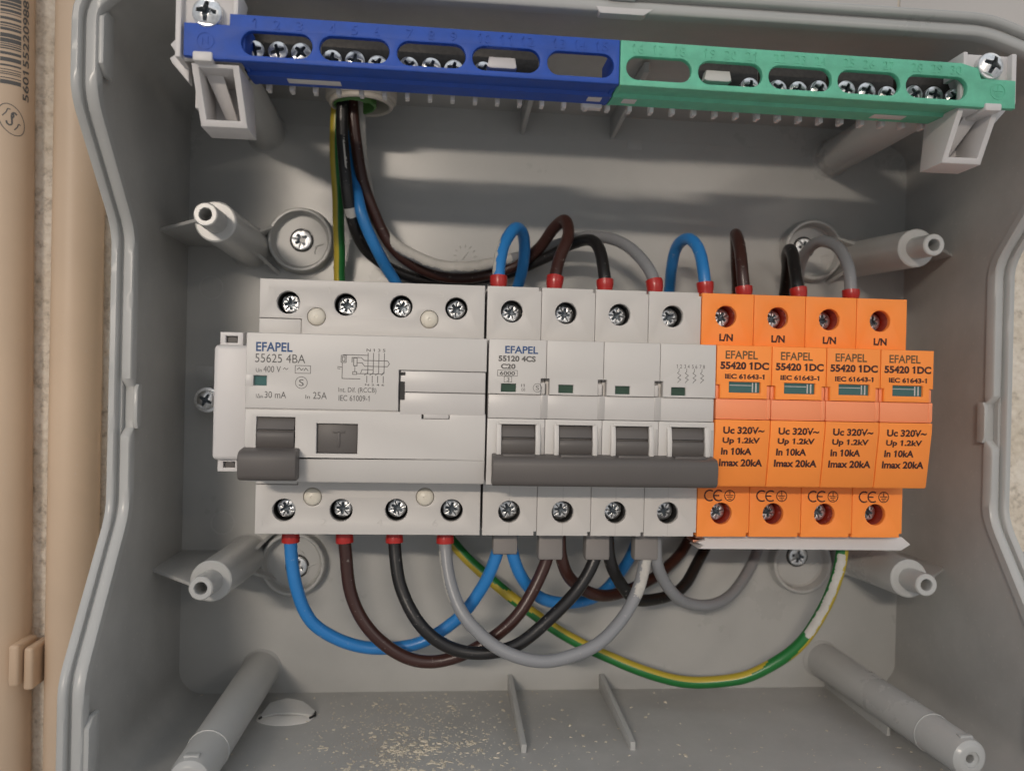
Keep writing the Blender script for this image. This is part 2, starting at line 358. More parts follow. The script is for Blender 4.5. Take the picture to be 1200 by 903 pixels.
lg.build('printed_logo', INKG, p1)
t = thing('pipe_clip', 'beige clip with two short prongs between the two beige conduits', 'pipe clip', (-90, -101, -61))
b = MB(); b.box(-112, -70, -108, -96, -61, -58.2, .3); b.box(-94, -87.4, -107, -97, -61, -48, 1); b.build('clip_base', BEIGEC, t)
for x0, x1, y0, y1, z1 in ((-94.6, -91.0, -108.6, -93.6, -41.5), (-90.4, -87.0, -110.6, -95.2, -43.5)):
    b = MB(); b.box(x0, x1, y0, y1, z1-14, z1, 1.1, seg=3); b.build('clip_prong', BEIGEC, t)

# ================================================================ enclosure
BK = -58.0
box = thing('enclosure_box', 'open light grey plastic distribution box with its cover off, mounted on the wall', 'enclosure', (104.6, -2.5, -61))
base_poly = [(-40, -112), (-34.5, -118), (244, -118), (249.5, -112), (249.5, 102.5), (240, 107.8), (222, 112.6), (-17, 112.9), (-33, 110.6), (-40, 105.8)]
def rounded(P, rad):
    out = []
    for i, p in enumerate(P):
        a = Vector(P[i-1]); q = Vector(p); b = Vector(P[(i+1) % len(P)])
        d1 = (a-q).normalized(); d2 = (b-q).normalized(); r = min(rad, (a-q).length*.45, (b-q).length*.45)
        for k in range(5):
            t = k/4; out.append(tuple((q+d1*r)*(1-t)**2+2*t*(1-t)*q+(q+d2*r)*t*t))
    return out
def resample(P, step=2.6):
    out = []
    for i in range(len(P)):
        a = Vector(P[i]); b = Vector(P[(i+1) % len(P)]); n = max(1, int(round((b-a).length/step)))
        for k in range(n): out.append(tuple(a+(b-a)*k/n))
    return out
OUT = resample(rounded(base_poly, 5.0))
def zr0(y):
    if y >= 81.7 or y <= -81.3: return 29.
    if y > 49.6: return -1+(y-49.6)/(81.7-49.6)*30
    if y < -38.8: return -1+(-38.8-y)/(81.3-38.8)*30
    return -1.
def zr(y): return sum(zr0(y+d) for d in (-4, -2.7, -1.3, 0, 1.3, 2.7, 4))/7
def draft(p, z):
    x, y = p
    return (x, y+(max(0, y-100)/12.6)*2.4*(z-BK)/87)
NORM = []
for i in range(len(OUT)):
    a = Vector(OUT[i-1]); b = Vector(OUT[(i+1) % len(OUT)]); d = (b-a).normalized(); NORM.append(Vector((d.y, -d.x)))
def loft(prof, name, mat):
    mb = MB(); n = len(OUT); k = None
    m = len(prof(0, 0))
    for i, (p, nr) in enumerate(zip(OUT, NORM)):
        for o, z in prof(p[1], p[0]):
            q = draft(p, z); mb.v.append((q[0]+nr.x*o, q[1]+nr.y*o, z))
    for i in range(n):
        j = (i+1) % n
        for k in range(m-1): mb.f.append((i*m+k, j*m+k, j*m+k+1, i*m+k+1)); mb.m.append(0)
    return mb.build(name, mat, box, ang=45)
def wallprof(y, x):
    z = zr(y); return [(0, BK-.5), (0, BK+(z-5-BK)*.3), (0, BK+(z-5-BK)*.65), (0, z-5)]
def rimprof(y, x):
    z = zr(y)
    notch = (-13.5 < y < 2.5) and (x < -30 or x > 240)
    lip = z-(3.2 if notch else 0)
    return [(0, z-5), (-.3, z-4.6), (-1.0, lip-4.0 if not notch else lip-.6), (-1.0, lip-.5), (-.5, lip), (1.8, lip), (2.2, lip-.35), (2.3, z-1.5), (3.2, z-1.5), (3.3, z+.6), (3.8, z+1.1), (5.2, z+1.1), (5.7, z+.6), (5.7, z-5.5), (4.4, z-6.5), (3.2, z-7.5), (3.2, -61)]
loft(wallprof, 'side_wall', GREYF)
loft(rimprof, 'rim', GREY)
bp = MB(); bp.plate([(p[0]+nr.x*1.2, p[1]+nr.y*1.2) for p, nr in zip(OUT, NORM)], [], -61, BK, 'z', .3)
for (x, y, r) in ((-31.2, 38.8, 4.6), (162.8, 98.1, 4.5), (-25, -52, 4.6), (235, -45, 4.6)): bp.lathe([(r, -.02), (r, .10), (r-.25, .12), (r-.5, .10), (r-.5, -.02)], (x, y, BK), n=40)
bp.box(-36, -29.5, 3, 8.5, BK-.3, BK+.12, .1); bp.box(131, 137, 100, 104.5, BK-.3, BK+.2, .1); bp.box(157.5, 158, -118, -112.5, BK-.3, BK+.4, .1)
for cx in (66.5, 82.5):                        # moulded date clocks
    for k in range(12):
        a = k*PI/6; c, s_ = math.cos(a), math.sin(a)
        bp.tube([(cx+3.4*c, 54.6+3.4*s_, BK), (cx+4.6*c, 54.6+4.6*s_, BK)], .22, 6)
    bp.tube([(cx-1, 53.2, BK), (cx+1.2, 56.2, BK)], .25, 6)
bp.box(-40, 249.5, 103.2, 103.5, BK-.2, BK+.15, .1)
bp.build('back_panel', GREY, box)

def bar_ribs(x, ytip, sgn):
    mb = MB(); y0 = -118.2 if sgn > 0 else 113.4
    mb.plate([(y0, BK-.2), (y0+sgn*(6.6 if sgn > 0 else 9.5), BK-.2), (y0+sgn*(3.0 if sgn > 0 else 3.4), ytip), (y0, ytip)], [], x-.9, x+.9, 'x', .25); mb.build('support_rib', GREY, box)
bar_ribs(88.2, -3.5, 1); bar_ribs(125.2, -4.0, 1); bar_ribs(88.3, -3.5, -1); bar_ribs(124.6, -4, -1)

def short_post(tx, ty, bx, by, tz, side):
    mb = MB(); b_ = Vector((bx, by, BK-.2)); t_ = Vector((tx, ty, tz)); d = t_-b_; L = d.length
    mb.lathe([(8.6, 0), (7.6, 1.2), (7.3, 3), (6.7, L-11.4), (6.2, L-11), (3.9, L-11), (3.75, L-.4), (3.4, L), (2.15, L), (1.95, L-.3), (1.9, L-9), (0.01, L-9)], b_, d, 36)
    o = mb.build('screw_post', PALE if False else GREY, box, ang=30)
    r = MB(); wx = -40.1 if side < 0 else 249.6      # plate tying the post to the side wall
    r.plate([(bx+side*5, BK), (wx, BK), (wx, -27), (tx+side*3.2, tz-6.5), (tx+side*3.2, tz-11), (bx+side*5, tz-14)], [], (ty+by)/2-.6, (ty+by)/2+.6, 'y', .2)
    for sy in (-1, 1):
        g = [(bx-side*5, by+sy*4), (bx-side*11, by+sy*10)]
        dirv = Vector((g[1][0]-g[0][0], g[1][1]-g[0][1])).normalized(); nn = Vector((-dirv.y, dirv.x))*.6
        A = [(g[0][0]+nn.x, g[0][1]+nn.y), (g[0][0]-nn.x, g[0][1]-nn.y), (g[1][0]-nn.x, g[1][1]-nn.y), (g[1][0]+nn.x, g[1][1]+nn.y)]
        r.add([(A[0][0], A[0][1], BK), (A[1][0], A[1][1], BK), (A[2][0], A[2][1], BK), (A[3][0], A[3][1], BK), (A[0][0], A[0][1], BK+13), (A[1][0], A[1][1], BK+13)],
              [(0, 1, 2, 3), (0, 1, 5, 4), (1, 2, 5), (0, 4, 3), (4, 5, 2, 3)])
    r.build('post_gusset', GREY, box)
short_post(-16.7, 55.3, -16.3, 54.8, 2, -1); short_post(-15.7, -62.0, -15.2, -64.2, 2, -1)
short_post(224.0, 54.8, 226.8, 58.8, 2, 1); short_post(224.2, -60.9, 227.0, -63.5, 2, 1)
def long_post(bx, by, tx, ty, tz, rb=7.0, rt=6.1, notch=False):
    mb = MB(); b_ = Vector((bx, by, BK-.2)); t_ = Vector((tx, ty, tz)); d = t_-b_; L = d.length
    mb.lathe([(rb+.9, 0), (rb, 1.5), (rt, L-4), (rt-.5, L-1.2), (rt-1.6, L-.2), (rt-2.0, L), (2.6, L), (2.4, L-.5), (2.0, L-.6), (1.6, L-.7), (1.35, L-.9), (1.3, L-10), (0.01, L-10)], b_, d, 40)
    if notch:
        mb.lathe([(rt+.42, L-19), (rt+.45, L-18.6), (rt-.2, L-18.4)], b_, d, 40)
        mb.box(tx-2.2, tx+2.2, ty+rt-1.5, ty+rt+.2, tz-5, tz-2.5, .4)
    mb.build('screw_post', GREY, box, ang=30)
long_post(-9.0, -108.6, -10.4, -109.5, 29, notch=True); long_post(217.6, -106.6, 222.9, -107.8, 29, notch=True)
long_post(-11.4, 99.6, -9, 101.0, 31, 7.2, 6.3); long_post(216.4, 100.2, 217.0, 101.0, 31, 7.2, 6.3)
fb = MB(); fb.plate([(-118.2, BK), (-110, BK), (-113.2, -11.5), (-118.2, -11.5)], [], 219.2, 220.6, 'x', .3); fb.build('support_rib', GREY, box)

CUPS = [(2.9, 57.9, 0, 0.4), (2.7, -66.9, 1.2, -1.6), (208.1, 61.5, -2.5, 1.5), (206.4, -66.0, -.6, 2.2)]
for x, y, dx, dy in CUPS:
    mb = MB(); mb.lathe([(13.0, -.1), (12.5, .8), (12.2, 4.6), (11.8, 5), (11.1, 5), (10.8, 4.6), (10.4, .9), (9.7, .25), (0.01, .25)], (x, y, BK), n=48)
    mb.tube([(x+1.5+2.2*math.cos(t*.35), y+2.6+2.0*math.sin(t*.35), BK+.3) for t in range(12)], .22, 6); mb.tube([(x+5, y-2, BK+.3), (x+8.4, y-.6, BK+.3)], .3, 6); mb.tube([(x+5.6, y-2.2, BK+.3), (x+5, y-4.6, BK+.3)], .3, 6)
    cup = mb.build('mounting_cup', GREY, box)
    k = MB(); k.lathe([(4.6, .35), (4.3, .42), (3.9, .3)], (x+dx, y+dy, BK), n=24); k.build('screw_hole', BLACKP, cup)
    place(SCREW_F, 'mounting_screw', cup, (x+dx, y+dy, BK+1.6), random.random()*3, random.uniform(-.05, .05))
# broken knock-out in the floor; a white disc paints the light coming through
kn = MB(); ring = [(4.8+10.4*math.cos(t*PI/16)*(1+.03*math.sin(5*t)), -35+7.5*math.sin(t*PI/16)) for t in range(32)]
kn.plate(ring, [], -118.2, -117.9, 'y', .05); kn.build('knockout_light_disc', KNOCK, box)
kn = MB(); kn.plate([(-4.5, -33.5), (1, -36.2), (7, -36.2), (14.2, -35), (14.8, -37), (10, -41), (4, -42.4), (-2, -40.5)], [], -118.1, -117.3, 'y', .15)
kn.map(lambda x, y, z: (x, y+max(0, (-35.5-z))*.5, z)); kn.build('knockout_flap', GREYF, box)
kn = MB(); kn.tube([(13.6, -117.6, -33), (15.2, -117.5, -35), (14.9, -117.4, -37.4), (13, -117.4, -39.3)], .45, 7); kn.tube([(-4.2, -117.6, -33), (-2.6, -117.5, -36.5), (-.6, -117.4, -37.6)], .4, 7); kn.build('scorched_edge', BLACKP, box)
# cover latch and locating tabs on the rim
lt = MB(); lt.plate([(100.5, 115.4), (102, 113.4), (115, 113.4), (118, 115.4)], [], 25.5, 29.2, 'z', .3); lt.box(104.5, 112.5, 117.4, 119.6, 28, 30.8, .5); lt.build('cover_latch', PALE, box)
for sx_, x in ((-1, -39.4), (1, 248.9)):
    for y in (97.5, -101.0):
        lt = MB(); lt.plate([(y-9, 21), (y-9, 25.5), (y-6.5, 28.4), (y+6.5, 28.4), (y+9, 25.5), (y+9, 21)], [], min(x, x-sx_*1.9), max(x, x-sx_*1.9), 'x', .6); lt.build('locating_tab', GREY, box)
    lt = MB(); lt.plate([(-12.6, -7.5), (-12.6, -4.6), (-10.4, -3.4), (-.4, -3.4), (1.6, -4.6), (1.6, -7.5)], [], min(x, x-sx_*1.5), max(x, x-sx_*1.5), 'x', .4); lt.build('locating_tab', GREY, box)

# ================================================================ terminal bars across the top
car = thing('bar_carrier', 'pale grey comb strip carrier with two screwed end brackets, holding the blue and green bars', 'bar carrier', (104.6, 94, 20))
BS_ = 0.9366                       # the bar sheet is drawn at 7.2 mm pitch; the real pitch is 6.75 mm
def seat(x, y, z): return (3.66+BS_*x, .281+BS_*y, 16.59+BS_*z)
def tilt0(x, y, z): return (x, y-.0056*(x+17), z)
def tilt(x, y, z): return seat(*tilt0(x, y, z))
cm = MB(); cm.box(-4, 222, 97.0, 99.2, 2.2, 4.0, .3)
for k in range(31): cm.box(1.4+7.2*k, 2.8+7.2*k, 94.6, 97.4, .5, 4.0, .3)
cm.box(101.5, 108, 95.0, 97.4, 1, 4.4, .3)
cm.map(tilt); cm.build('comb_strip', PALE, car)
def bracket(mx):
    X = (lambda a: a) if not mx else (lambda a: 215.6-a)
    mb = MB()
    def bx(x0, x1, y0, y1, z0, z1, b=.3): mb.box(min(X(x0), X(x1)), max(X(x0), X(x1)), y0, y1, z0, z1, b)
    q = MB()
    pl = [(-18.8, 95.5), (-2.6, 95.5), (-2.6, 116 if not mx else 111), (-18.8, 116 if not mx else 111)]
    mb.plate([(X(a), b) for a, b in pl], [], 20.6, 22.6, 'z', .3)
    yt = 116 if not mx else 111
    bx(-19.6, -18.0, 95.3, yt, 12, 24.8); bx(-3.8, -2.4, 104.5, yt, 14, 24.2)
    if not mx: bx(-19, -2.6, 114.6, 116.2, 12, 24.5)
    # box frame hanging below
    fr = MB(); o_ = [(-15.6, 94.5), (-14.4, 78.4), (-.9, 78.4), (-2.2, 94.5)]; i_ = [(-13.6, 93.5), (-12.6, 80.3), (-2.9, 80.3), (-4.0, 93.5)]
    fr.plate([(X(a), b) for a, b in o_], [[(X(a), b) for a, b in i_]], 4.5, 23.0, 'z', .3)
    fr.map(lambda x, y, z: (x, y, z-(94.5-y)*(.42 if z > 12 else 0.0)))
    mb.add(fr.v, fr.f)
    bx(-14.5, -9.0, *((92.6, 95.0) if mx else (94.2, 97.0)), 12, 25.6, .5)
    st = MB(); st.plate([(X(a), b) for a, b in ((-14.6, 97), (-9, 97), (-5.8, 82.2), (-8.5, 80.6))], [], 8, 10, 'z', .3)
    st.map(lambda x, y, z: (x, y, z+(y-86)*.85)); mb.add(st.v, st.f)
    bx(-13.4, -2.8, 79, 94, 3.5, 5.5)
    mb.plate([(X(a), b) for a, b in ((-18.2, 91), (-18.2, 96.5), (-22.6, 103.6), (-23.8, 102.2), (-22.0, 99.6), (-23.9, 98.2), (-23.2, 96.8))], [], 12.5, 16, 'z', .4)
    bx(-18.4, -13.5, 86, 96.5, 6, 9)
    mb.map(seat); o = mb.build('bracket', PALE, car)
    place(SCREW_P, 'fixing_screw', o, seat(X(-10.8), 108.2 if not mx else 106.6, 25.2), .4 if mx else .1, sc_=BS_)
    sq = MB(); sq.lathe([(2.4, 0), (2.4, 3.0)], (X(-10.8), 108.2 if not mx else 106.6, 21.5), n=16); sq.map(seat); sq.build('screw_shank', ZINC, o)
bracket(False); bracket(True)

def slot(cx, wd=20.0, y0=96.9, y1=103.9):
    return rrect(cx-wd/2, cx+wd/2, y0, y1, 3.45, 7)
SL_B = [8.85, 30.9, 53.1, 75.05, 97.3]; SL_G = [121.1, 143.15, 165.1, 187.0, 208.95]
def bar_block(name, label, cat, mat, outline, slots, nums, x0, x1, screws, inserts, windows, sym):
    t = thing(name, label, cat, ((x0+x1)/2, 94, 21), 'terminal bars across the top of the box')
    mb = MB(); mb.plate(outline, [slot(c) for c in slots], 22.8, 25.0, 'z', .35)
    mb.plate([(95.3, 24.6), (96.0, 15.4), (95.0, 14.6), (95.4, 6.5), (97.0, 6.5), (97.2, 23.5)], [], x0+.05, x1-.05, 'x', .2)
    mb.box(x0+.05, x1-.05, 106.6, 108.2, 20.5, 23.2, .3)
    mb.box(x0+.05, x0+1.4, 95.6, 107.6, 5, 23.4, .3); mb.box(x1-1.4, x1-.05, 95.6, 107.6, 5, 23.4, .3)
    k = 0
    for c in slots:
        for d in (-6.4, 0, 6.4):
            s_ = str(nums+k); wq = .92*len(s_) if s_ != '1' else .5
            mb.text(s_, c+d-wq-.15, 104.7, c+d+wq-.15, 107.4, 25.0, h=.16); k += 1
    cx = sym[0]; mb.lathe([(2.5, 24.9), (2.5, 25.15), (2.2, 25.15), (2.2, 24.9)], (cx, 100.2, 0), n=30)
    if sym[1] == 'N': mb.text('N', cx-.9, 99.1, cx+.9, 101.3, 25.0, h=.14)
    else:
        for y_, hw in ((100.3, 1.6), (99.6, 1.1), (98.9, .6)): mb.box(cx-hw, cx+hw, y_-.12, y_+.12, 24.9, 25.15, 0)
        mb.box(cx-.12, cx+.12, 100.3, 102.2, 24.9, 25.15, 0)
    mb.map(tilt); h_ = mb.build('housing', mat, t)
    for a, b in windows:
        q = MB(); q.box(a, b, 95.05, 95.9, 9.5, 13.4, .1); q.map(tilt); q.build('label_strip', PALE, t)
    for c, pat, yy in screws:                      # a dark metal clamp block behind each used slot
        xs = [57.7+(c+d-57.7)*1.04 for d in (-6.6, 0, 6.6)]
        q = MB(); q.box(min(xs)-3.5, max(xs)+3.6, 97.4, 109.0, 6, 11.6, .4); q.map(tilt); q.build('clamp_block', BLOCKM, t)
        for x_, p in zip(xs, pat):
            if p: place(SCREW_B, 'clamp_screw', t, tilt(x_, yy+random.uniform(-.5, .5), 14.2), random.random()*3, random.uniform(-.15, .15), sc_=BS_)
    for a, b, y0, y1 in inserts:
        q = MB(); q.plate([(a, y0+.4), (a+.9, y0), (b-.9, y0), (b, y0+.4), (b-.6, y1), (a+.6, y1)], [], 17.5, 21.0, 'z', .35); q.map(tilt); q.build('blank_insert', PALE, t)
    return t
bar_block('terminal_bar', 'long blue terminal bar with numbered slots, on the left of the green bar', 'terminal bar', BLUEP,
          [(-17.2, 95.8), (-9.0, 95.2), (109.0, 95.2), (109.0, 108.45), (-4.5, 108.45), (-4.5, 105.2), (-17.2, 105.2)], SL_B, 1, -1.8, 109.0,
          [(8.85, (1, 1, 1), 103.2), (30.9, (1, 1, 1), 100.9), (53.1, (1, 1, 1), 100.8), (75.05, (1, 0, 0), 101.0)], [(69.6, 78.6, 99.3, 102.6)], [(9.5, 25.5), (101.8, 106.3)], (-11.2, 'N'))
bar_block('terminal_bar', 'long green terminal bar with numbered slots, on the right of the blue bar', 'terminal bar', GREENP,
          [(109.2, 95.0), (226.5, 95.0), (234.9, 95.2), (234.9, 104.0), (223.4, 104.0), (222.4, 107.0), (217, 108.4), (109.2, 108.45)], SL_G, 16, 109.2, 224.5,
          [(143.15, (0, 0, 1), 101.2), (165.1, (1, 1, 1), 101.1), (187.0, (1, 1, 1), 101.6), (208.95, (1, 1, 1), 101.8)], [(136.4, 145.0, 99.5, 102.8)], [(113.0, 117.4), (195.5, 206.5)], (229, 'E'))

# ================================================================ cable entry
g = thing('cable_gland', 'round grey cable entry lined with green conduit, behind the blue bar', 'cable gland', (27.6, 113, -28))
mb = MB(); mb.lathe([(12.5, -9), (12.5, .2), (12.0, .8), (11.6, .8), (11.4, 2.0), (10.9, 2.5), (10.2, 2.5), (9.8, 2.0), (9.7, -9)], (27.4, 104.7, -30.5), (0, -1, 0), 48); mb.lathe([(12.1, -3), (12.6, -2.6), (12.6, -1.2), (12.1, -.8)], (27.4, 104.7, -30.5), (0, -1, 0), 48); mb.build('collar', GLANDC, g, ang=30)
mb = MB(); mb.lathe([(7.6, -8), (7.6, 2.2), (7.2, 2.7), (6.7, 2.5), (6.6, 2), (6.6, -8)], (25.2, 104.7, -30.5), (0, -1, 0), 44)
mb.map(lambda x, y, z: (x, y+.25*noise.noise(Vector((x*.5, 0, z*.5)))*(2 if y < 103.2 else 0), z)); mb.build('conduit_end', GLANDG, g)
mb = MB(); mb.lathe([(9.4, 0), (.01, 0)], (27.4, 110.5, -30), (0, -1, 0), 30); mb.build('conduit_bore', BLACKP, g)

# ================================================================ mounting rail and end clamp
r = thing('mounting_rail', 'galvanised steel rail fixed with one screw, mostly hidden behind the row of modules', 'mounting rail', (104, -4.5, -50))
mb = MB(); mb.plate([(-22, -44.2), (-17, -44.2), (-17, -50.4), (8, -50.4), (8, -44.2), (13, -44.2), (13, -45.4), (9.2, -45.4), (9.2, -51.6), (-18.2, -51.6), (-18.2, -45.4), (-22, -45.4)], [], -15, 221, 'x', .1); mb.build('rail', STEEL, r)
mb = MB(); mb.lathe([(4.9, 0), (4.4, 7.6), (.01, 7.6)], (-29.6, -4.3, -58.2), n=28); mb.box(-30, -14.8, -6.5, -2, -58, -51.5, .5); mb.build('rail_foot', GREY, r)
mb = MB(); mb.lathe([(4.7, -50.6), (4.7, -50.0), (4.4, -49.9), (3.4, -49.9)], (-29.6, -4.3, 0), n=32); mb.build('washer', ZINC, r)
place(SCREW_P, 'rail_screw', r, (-29.6, -4.3, -49.2), .5, sc_=.86)

c = thing('end_clamp', 'pale grey end clamp on the rail, left of the wide white breaker', 'end clamp', (-7, -4, -44))
mb = MB(); mb.box(-13.6, -.3, -21.8, 14.7, -44, 1.0, 1.6, seg=3); mb.box(-13.0, -.4, -22.6, 15.4, -44, -4, .6); mb.build('clamp_body', PALE, c)
for y0, y1, sg in ((14.6, 18.8, 1), (-25.6, -21.7, -1)):
    mb = MB(); o_ = [(-12.3, y0), (-5.2, y0), (-5.2, y1), (-12.3, y1)]
    i_ = [(-10.6, y0+.8), (-6.9, y0+.8), (-6.9, y1-1.2), (-10.6, y1-1.2)] if sg > 0 else [(-10.6, y0+1.2), (-6.9, y0+1.2), (-6.9, y1-.8), (-10.6, y1-.8)]
    mb.plate(o_, [i_], -8, -1.6, 'z', .25); mb.build('clamp_jaw', PALE, c)
    mb = MB(); mb.box(-11.5, -7.6 if sg > 0 else -6.2, y0+.2, y1-.6, -14, -6.5, .4); mb.lathe([(1.9, 0), (1.9, 5), (1.5, 5.4), (.01, 5.4)], (-8.8, y0+1.9, -8.4), n=20); mb.build('clamp_screw', DARKG, c)  # dark grey on the screw paints the shade inside the jaw opening

# ================================================================ modules
TT, TB, FT, FB, ZF = 36.1, -45.2, 18.0, -26.7, 15.8
HOLE_R = 3.6
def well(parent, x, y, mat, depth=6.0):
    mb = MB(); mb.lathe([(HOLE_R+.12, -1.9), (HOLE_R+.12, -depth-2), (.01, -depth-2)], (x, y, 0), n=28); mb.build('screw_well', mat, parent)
def tscrew(parent, x, y, z=-4.6):
    place(SCREW_T, 'terminal_screw', parent, (x, y, z), random.random()*3, random.uniform(-.06, .06))
def term_block(mb, x0, x1, holes, y0, y1, b=.3, notch=False):
    pl = rect(x0, x1, y0, y1)
    if notch and y1 > 30: pl = [(x0, y0), (x1, y0), (x1, y1-1.2), (x1-.8, y1-1.2), (x1-.8, y1), (x0, y1)]
    if notch and y0 < -30: pl = [(x0, y0+1.3), (x0+.8, y0+1.3), (x0+.8, y0), (x1-.1, y0), (x1-.1, y0), (x1, y1), (x0, y1)][:0] or [(x0, y0), (x1-.9, y0), (x1-.9, y0+1.3), (x1, y0+1.3), (x1, y1), (x0, y1)]
    mb.plate(pl, [circle(hx, hy, HOLE_R) for hx, hy in holes], -2.0, 0, 'z', b)
def frontprint(parent, name, mat, items, z, bold=0.0, lines=()):
    mb = MB()
    for t in items: mb.text(t[0], t[1], t[2], t[3], t[4], z, bold=t[5] if len(t) > 5 else bold)
    for pts, wd in lines: mb.line(pts, wd, z)
    return mb.build(name, mat, parent, weld=False, recalc=False)
def ring(cx, cy, r, wd, n=24): return ([(cx+r*math.cos(2*PI*k/n), cy+r*math.sin(2*PI*k/n)) for k in range(n+1)], wd)
def boxl(x0, x1, y0, y1, wd): return ([(x0, y0), (x1, y0), (x1, y1), (x0, y1), (x0, y0)], wd)

# ---- residual current breaker (four modules wide)
rc = thing('residual_current_breaker', 'wide white residual current breaker with a grey toggle and a T test button', 'residual current breaker', (36, -4.5, -44))
TS = [(9.0, 28.7), (27.0, 28.6), (44.7, 28.5), (62.5, 28.4)]; BS = [(9.0, -37.5), (27.0, -37.4), (44.6, -37.2), (62.4, -37.2)]
mb = MB()
mb.box(0, 71.7, TB, TT, -44, -8.2, .6)
mb.plate([(0, 23.6), (13.2, 23.6), (13.2, FT-.4), (71.7, FT-.4), (71.7, TT), (0, TT)], [circle(*h, HOLE_R) for h in TS]+[circle(17.9, 24.4, 2.9), circle(53.8, 24.6, 2.9)], -2.2, 0, 'z', .35)
mb.box(0, 13.1, FT-.4, 23.45, -2.2, -.05, .3)
mb.plate([(0, TB), (71.7, TB), (71.7, FB+.2), (13.2, FB+.2), (13.2, -29.4), (0, -29.4)], [circle(*h, HOLE_R) for h in BS]+[circle(17.9, -33.2, 2.9), circle(53.7, -32.9, 2.9)], -2.2, 0, 'z', .35)
mb.box(0, 13.1, -29.25, FB+.2, -2.2, -.05, .3)
for y0, y1 in ((34.4, TT), (TB, TB+1.6)): mb.box(.01, 71.69, y0, y1, -9, -1.2, .4)
for x0 in (0, 13.5, 32.5, 49.5, 67.8): mb.box(x0+.02, x0+3.6, 18, 35, -9, -1.6, 0); mb.box(x0+.02, x0+3.6, -44.5, -27, -9, -1.6, 0)
for n_, x in (('N', 2.8), ('1', 21.3), ('3', 38.8), ('5', 56.6)): mb.text(n_, x, 31.6, x+(1.9 if n_ != '1' else .8), 34.0, 0, h=.1)
for n_, x in (('N', 2.2), ('2', 20.6), ('4', 38.4), ('6', 56.2)): mb.text(n_, x, -42.4, x+1.9, -40.0, 0, h=.1)
mb.build('terminal_housing', WHITE, rc)
mb = MB()
mb.box(-.1, 71.9, FB, FT, -8, 12.6, .5)
FL = (45.4, 71.6, -5.0, 7.6)
win = rect(2.0, 6.0, 2.2, 5.1)
mb.plate([(-.1, -4.7), (FL[0]-.1, -4.7), (FL[0]-.1, FL[3]+.1), (71.9, FL[3]+.1), (71.9, FT), (-.1, FT)], [win], 12.4, ZF, 'z', .55)
mb.plate([(-.1, -19.56), (71.9, -19.56), (71.9, -5.2), (60.8, -5.2), (60.8, -6.9), (FL[0]+7, -6.9), (FL[0]+7, -4.85), (-.1, -4.85)], [rect(3.3, 14.6, -19.2, -7.2), rect(21.0, 33.2, -17.9, -8.9)], 12.4, ZF-.35, 'z', .4)
mb.box(-.05, 71.85, -20, -19.25, 11, ZF-.75, 0); mb.box(-.05, FL[0]-.2, -5.3, -4.2, 11, ZF-.7, 0)
mb.plate([(FB, 11.6), (-19.5, 11.6), (-19.5, ZF-.5), (FB+.5, ZF-1.4), (FB, ZF-1.9)], [], -.1, 71.9, 'x', .35)
mb.build('front_cover', WHITE, rc)
mb = MB(); mb.box(FL[0]+.35, FL[1], FL[2]+3.2+3.0, FL[3], 12, ZF-.1, .3); mb.box(FL[0]+.35, FL[1], FL[2]-.6, FL[2]+6.05, 12, ZF-.25, .3); mb.box(52.9, 60.6, -6.8, -5.0, 12, ZF-.4, .2); mb.build('label_flap', WHITEB, rc)
mb = MB(); mb.box(FL[0]+.35, FL[0]+1.7, -1.2, 4.3, 12, ZF-.02, 0); mb.box(FL[0]+.35, FL[0]+1.8, 6.2, 7.2, 12, ZF-.02, 0); mb.build('flap_hinge_gap', BLACKP, rc)
mb = MB(); mb.box(2.0, 6.0, 2.2, 5.1, 12.4, 14.6, 0); mb.build('indicator_window', TEAL, rc)
mb = MB(); mb.box(-.25, 2.2, 1.9, 5.4, 13, ZF+.05, .2); mb.build('indicator_bezel', WHITEB, rc)
for x, y in ((17.9, 24.4), (53.8, 24.6), (17.9, -33.2), (53.7, -32.9)):
    mb = MB(); mb.lathe([(2.85, -1.2), (2.75, -.1), (2.3, .45), (1.5, .85), (.5, 1.0), (.42, .85), (.01, .82)], (x, y, 0), n=30); mb.build('rivet_cap', IVORY, rc)
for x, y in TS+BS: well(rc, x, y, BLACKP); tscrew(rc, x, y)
mb = MB(); mb.box(21.1, 33.1, -17.8, -9.0, 12, 14.2, .3); mb.box(21.0, 33.2, -17.9, -8.9, 11, 12.6, 0)
mb.box(25.6, 29.4, -11.7, -11.0, 13.9, 14.5, .1); mb.box(27.1, 27.9, -15.9, -11.3, 13.9, 14.5, .1); mb.build('test_button', DARKG, rc)
def lever_core(mb, x0, x1, y0, y1):
    ym = (y0+y1)/2+1.6; P = []
    for k in range(13):
        t = k/12; yy = y1+(y0-y1)*t; P.append((yy, 13.2+2.9*math.sin(PI*(.12+.8*t))))
    P2 = [(p[0], p[1]-.9 if abs(p[0]-ym) < .35 else p[1]) for p in P]
    fine = []
    for yy, zz in P: fine.append((yy, zz))
    i = min(range(len(P)), key=lambda q: abs(P[q][0]-ym)); yy, zz = P[i]
    fine[i:i+1] = [(yy+.42, zz), (yy+.34, zz-1.1), (yy-.34, zz-1.1), (yy-.42, zz-.25)]
    mb.plate(fine+[(y0, 11), (y1, 11)], [], x0, x1, 'x', .12)
mb = MB(); lever_core(mb, 3.5, 14.4, -19.0, -7.3); mb.build('toggle_lever', DARKG, rc)
lev = rc.children[-1] if False else None
def handle_bar(mb, x0, x1, y0, y1, z0, z1, b=.5):
    mb.plate([(y0+.3, z0), (y0, z0+3), (y0+.3, z1-1.3), (y0+.9, z1-.4), (y0+1.9, z1), (y1-2.6, z1+.35), (y1-1.2, z1), (y1-.4, z1-.9), (y1, z1-2.2), (y1+.5, z0)], [], x0, x1, 'x', b)
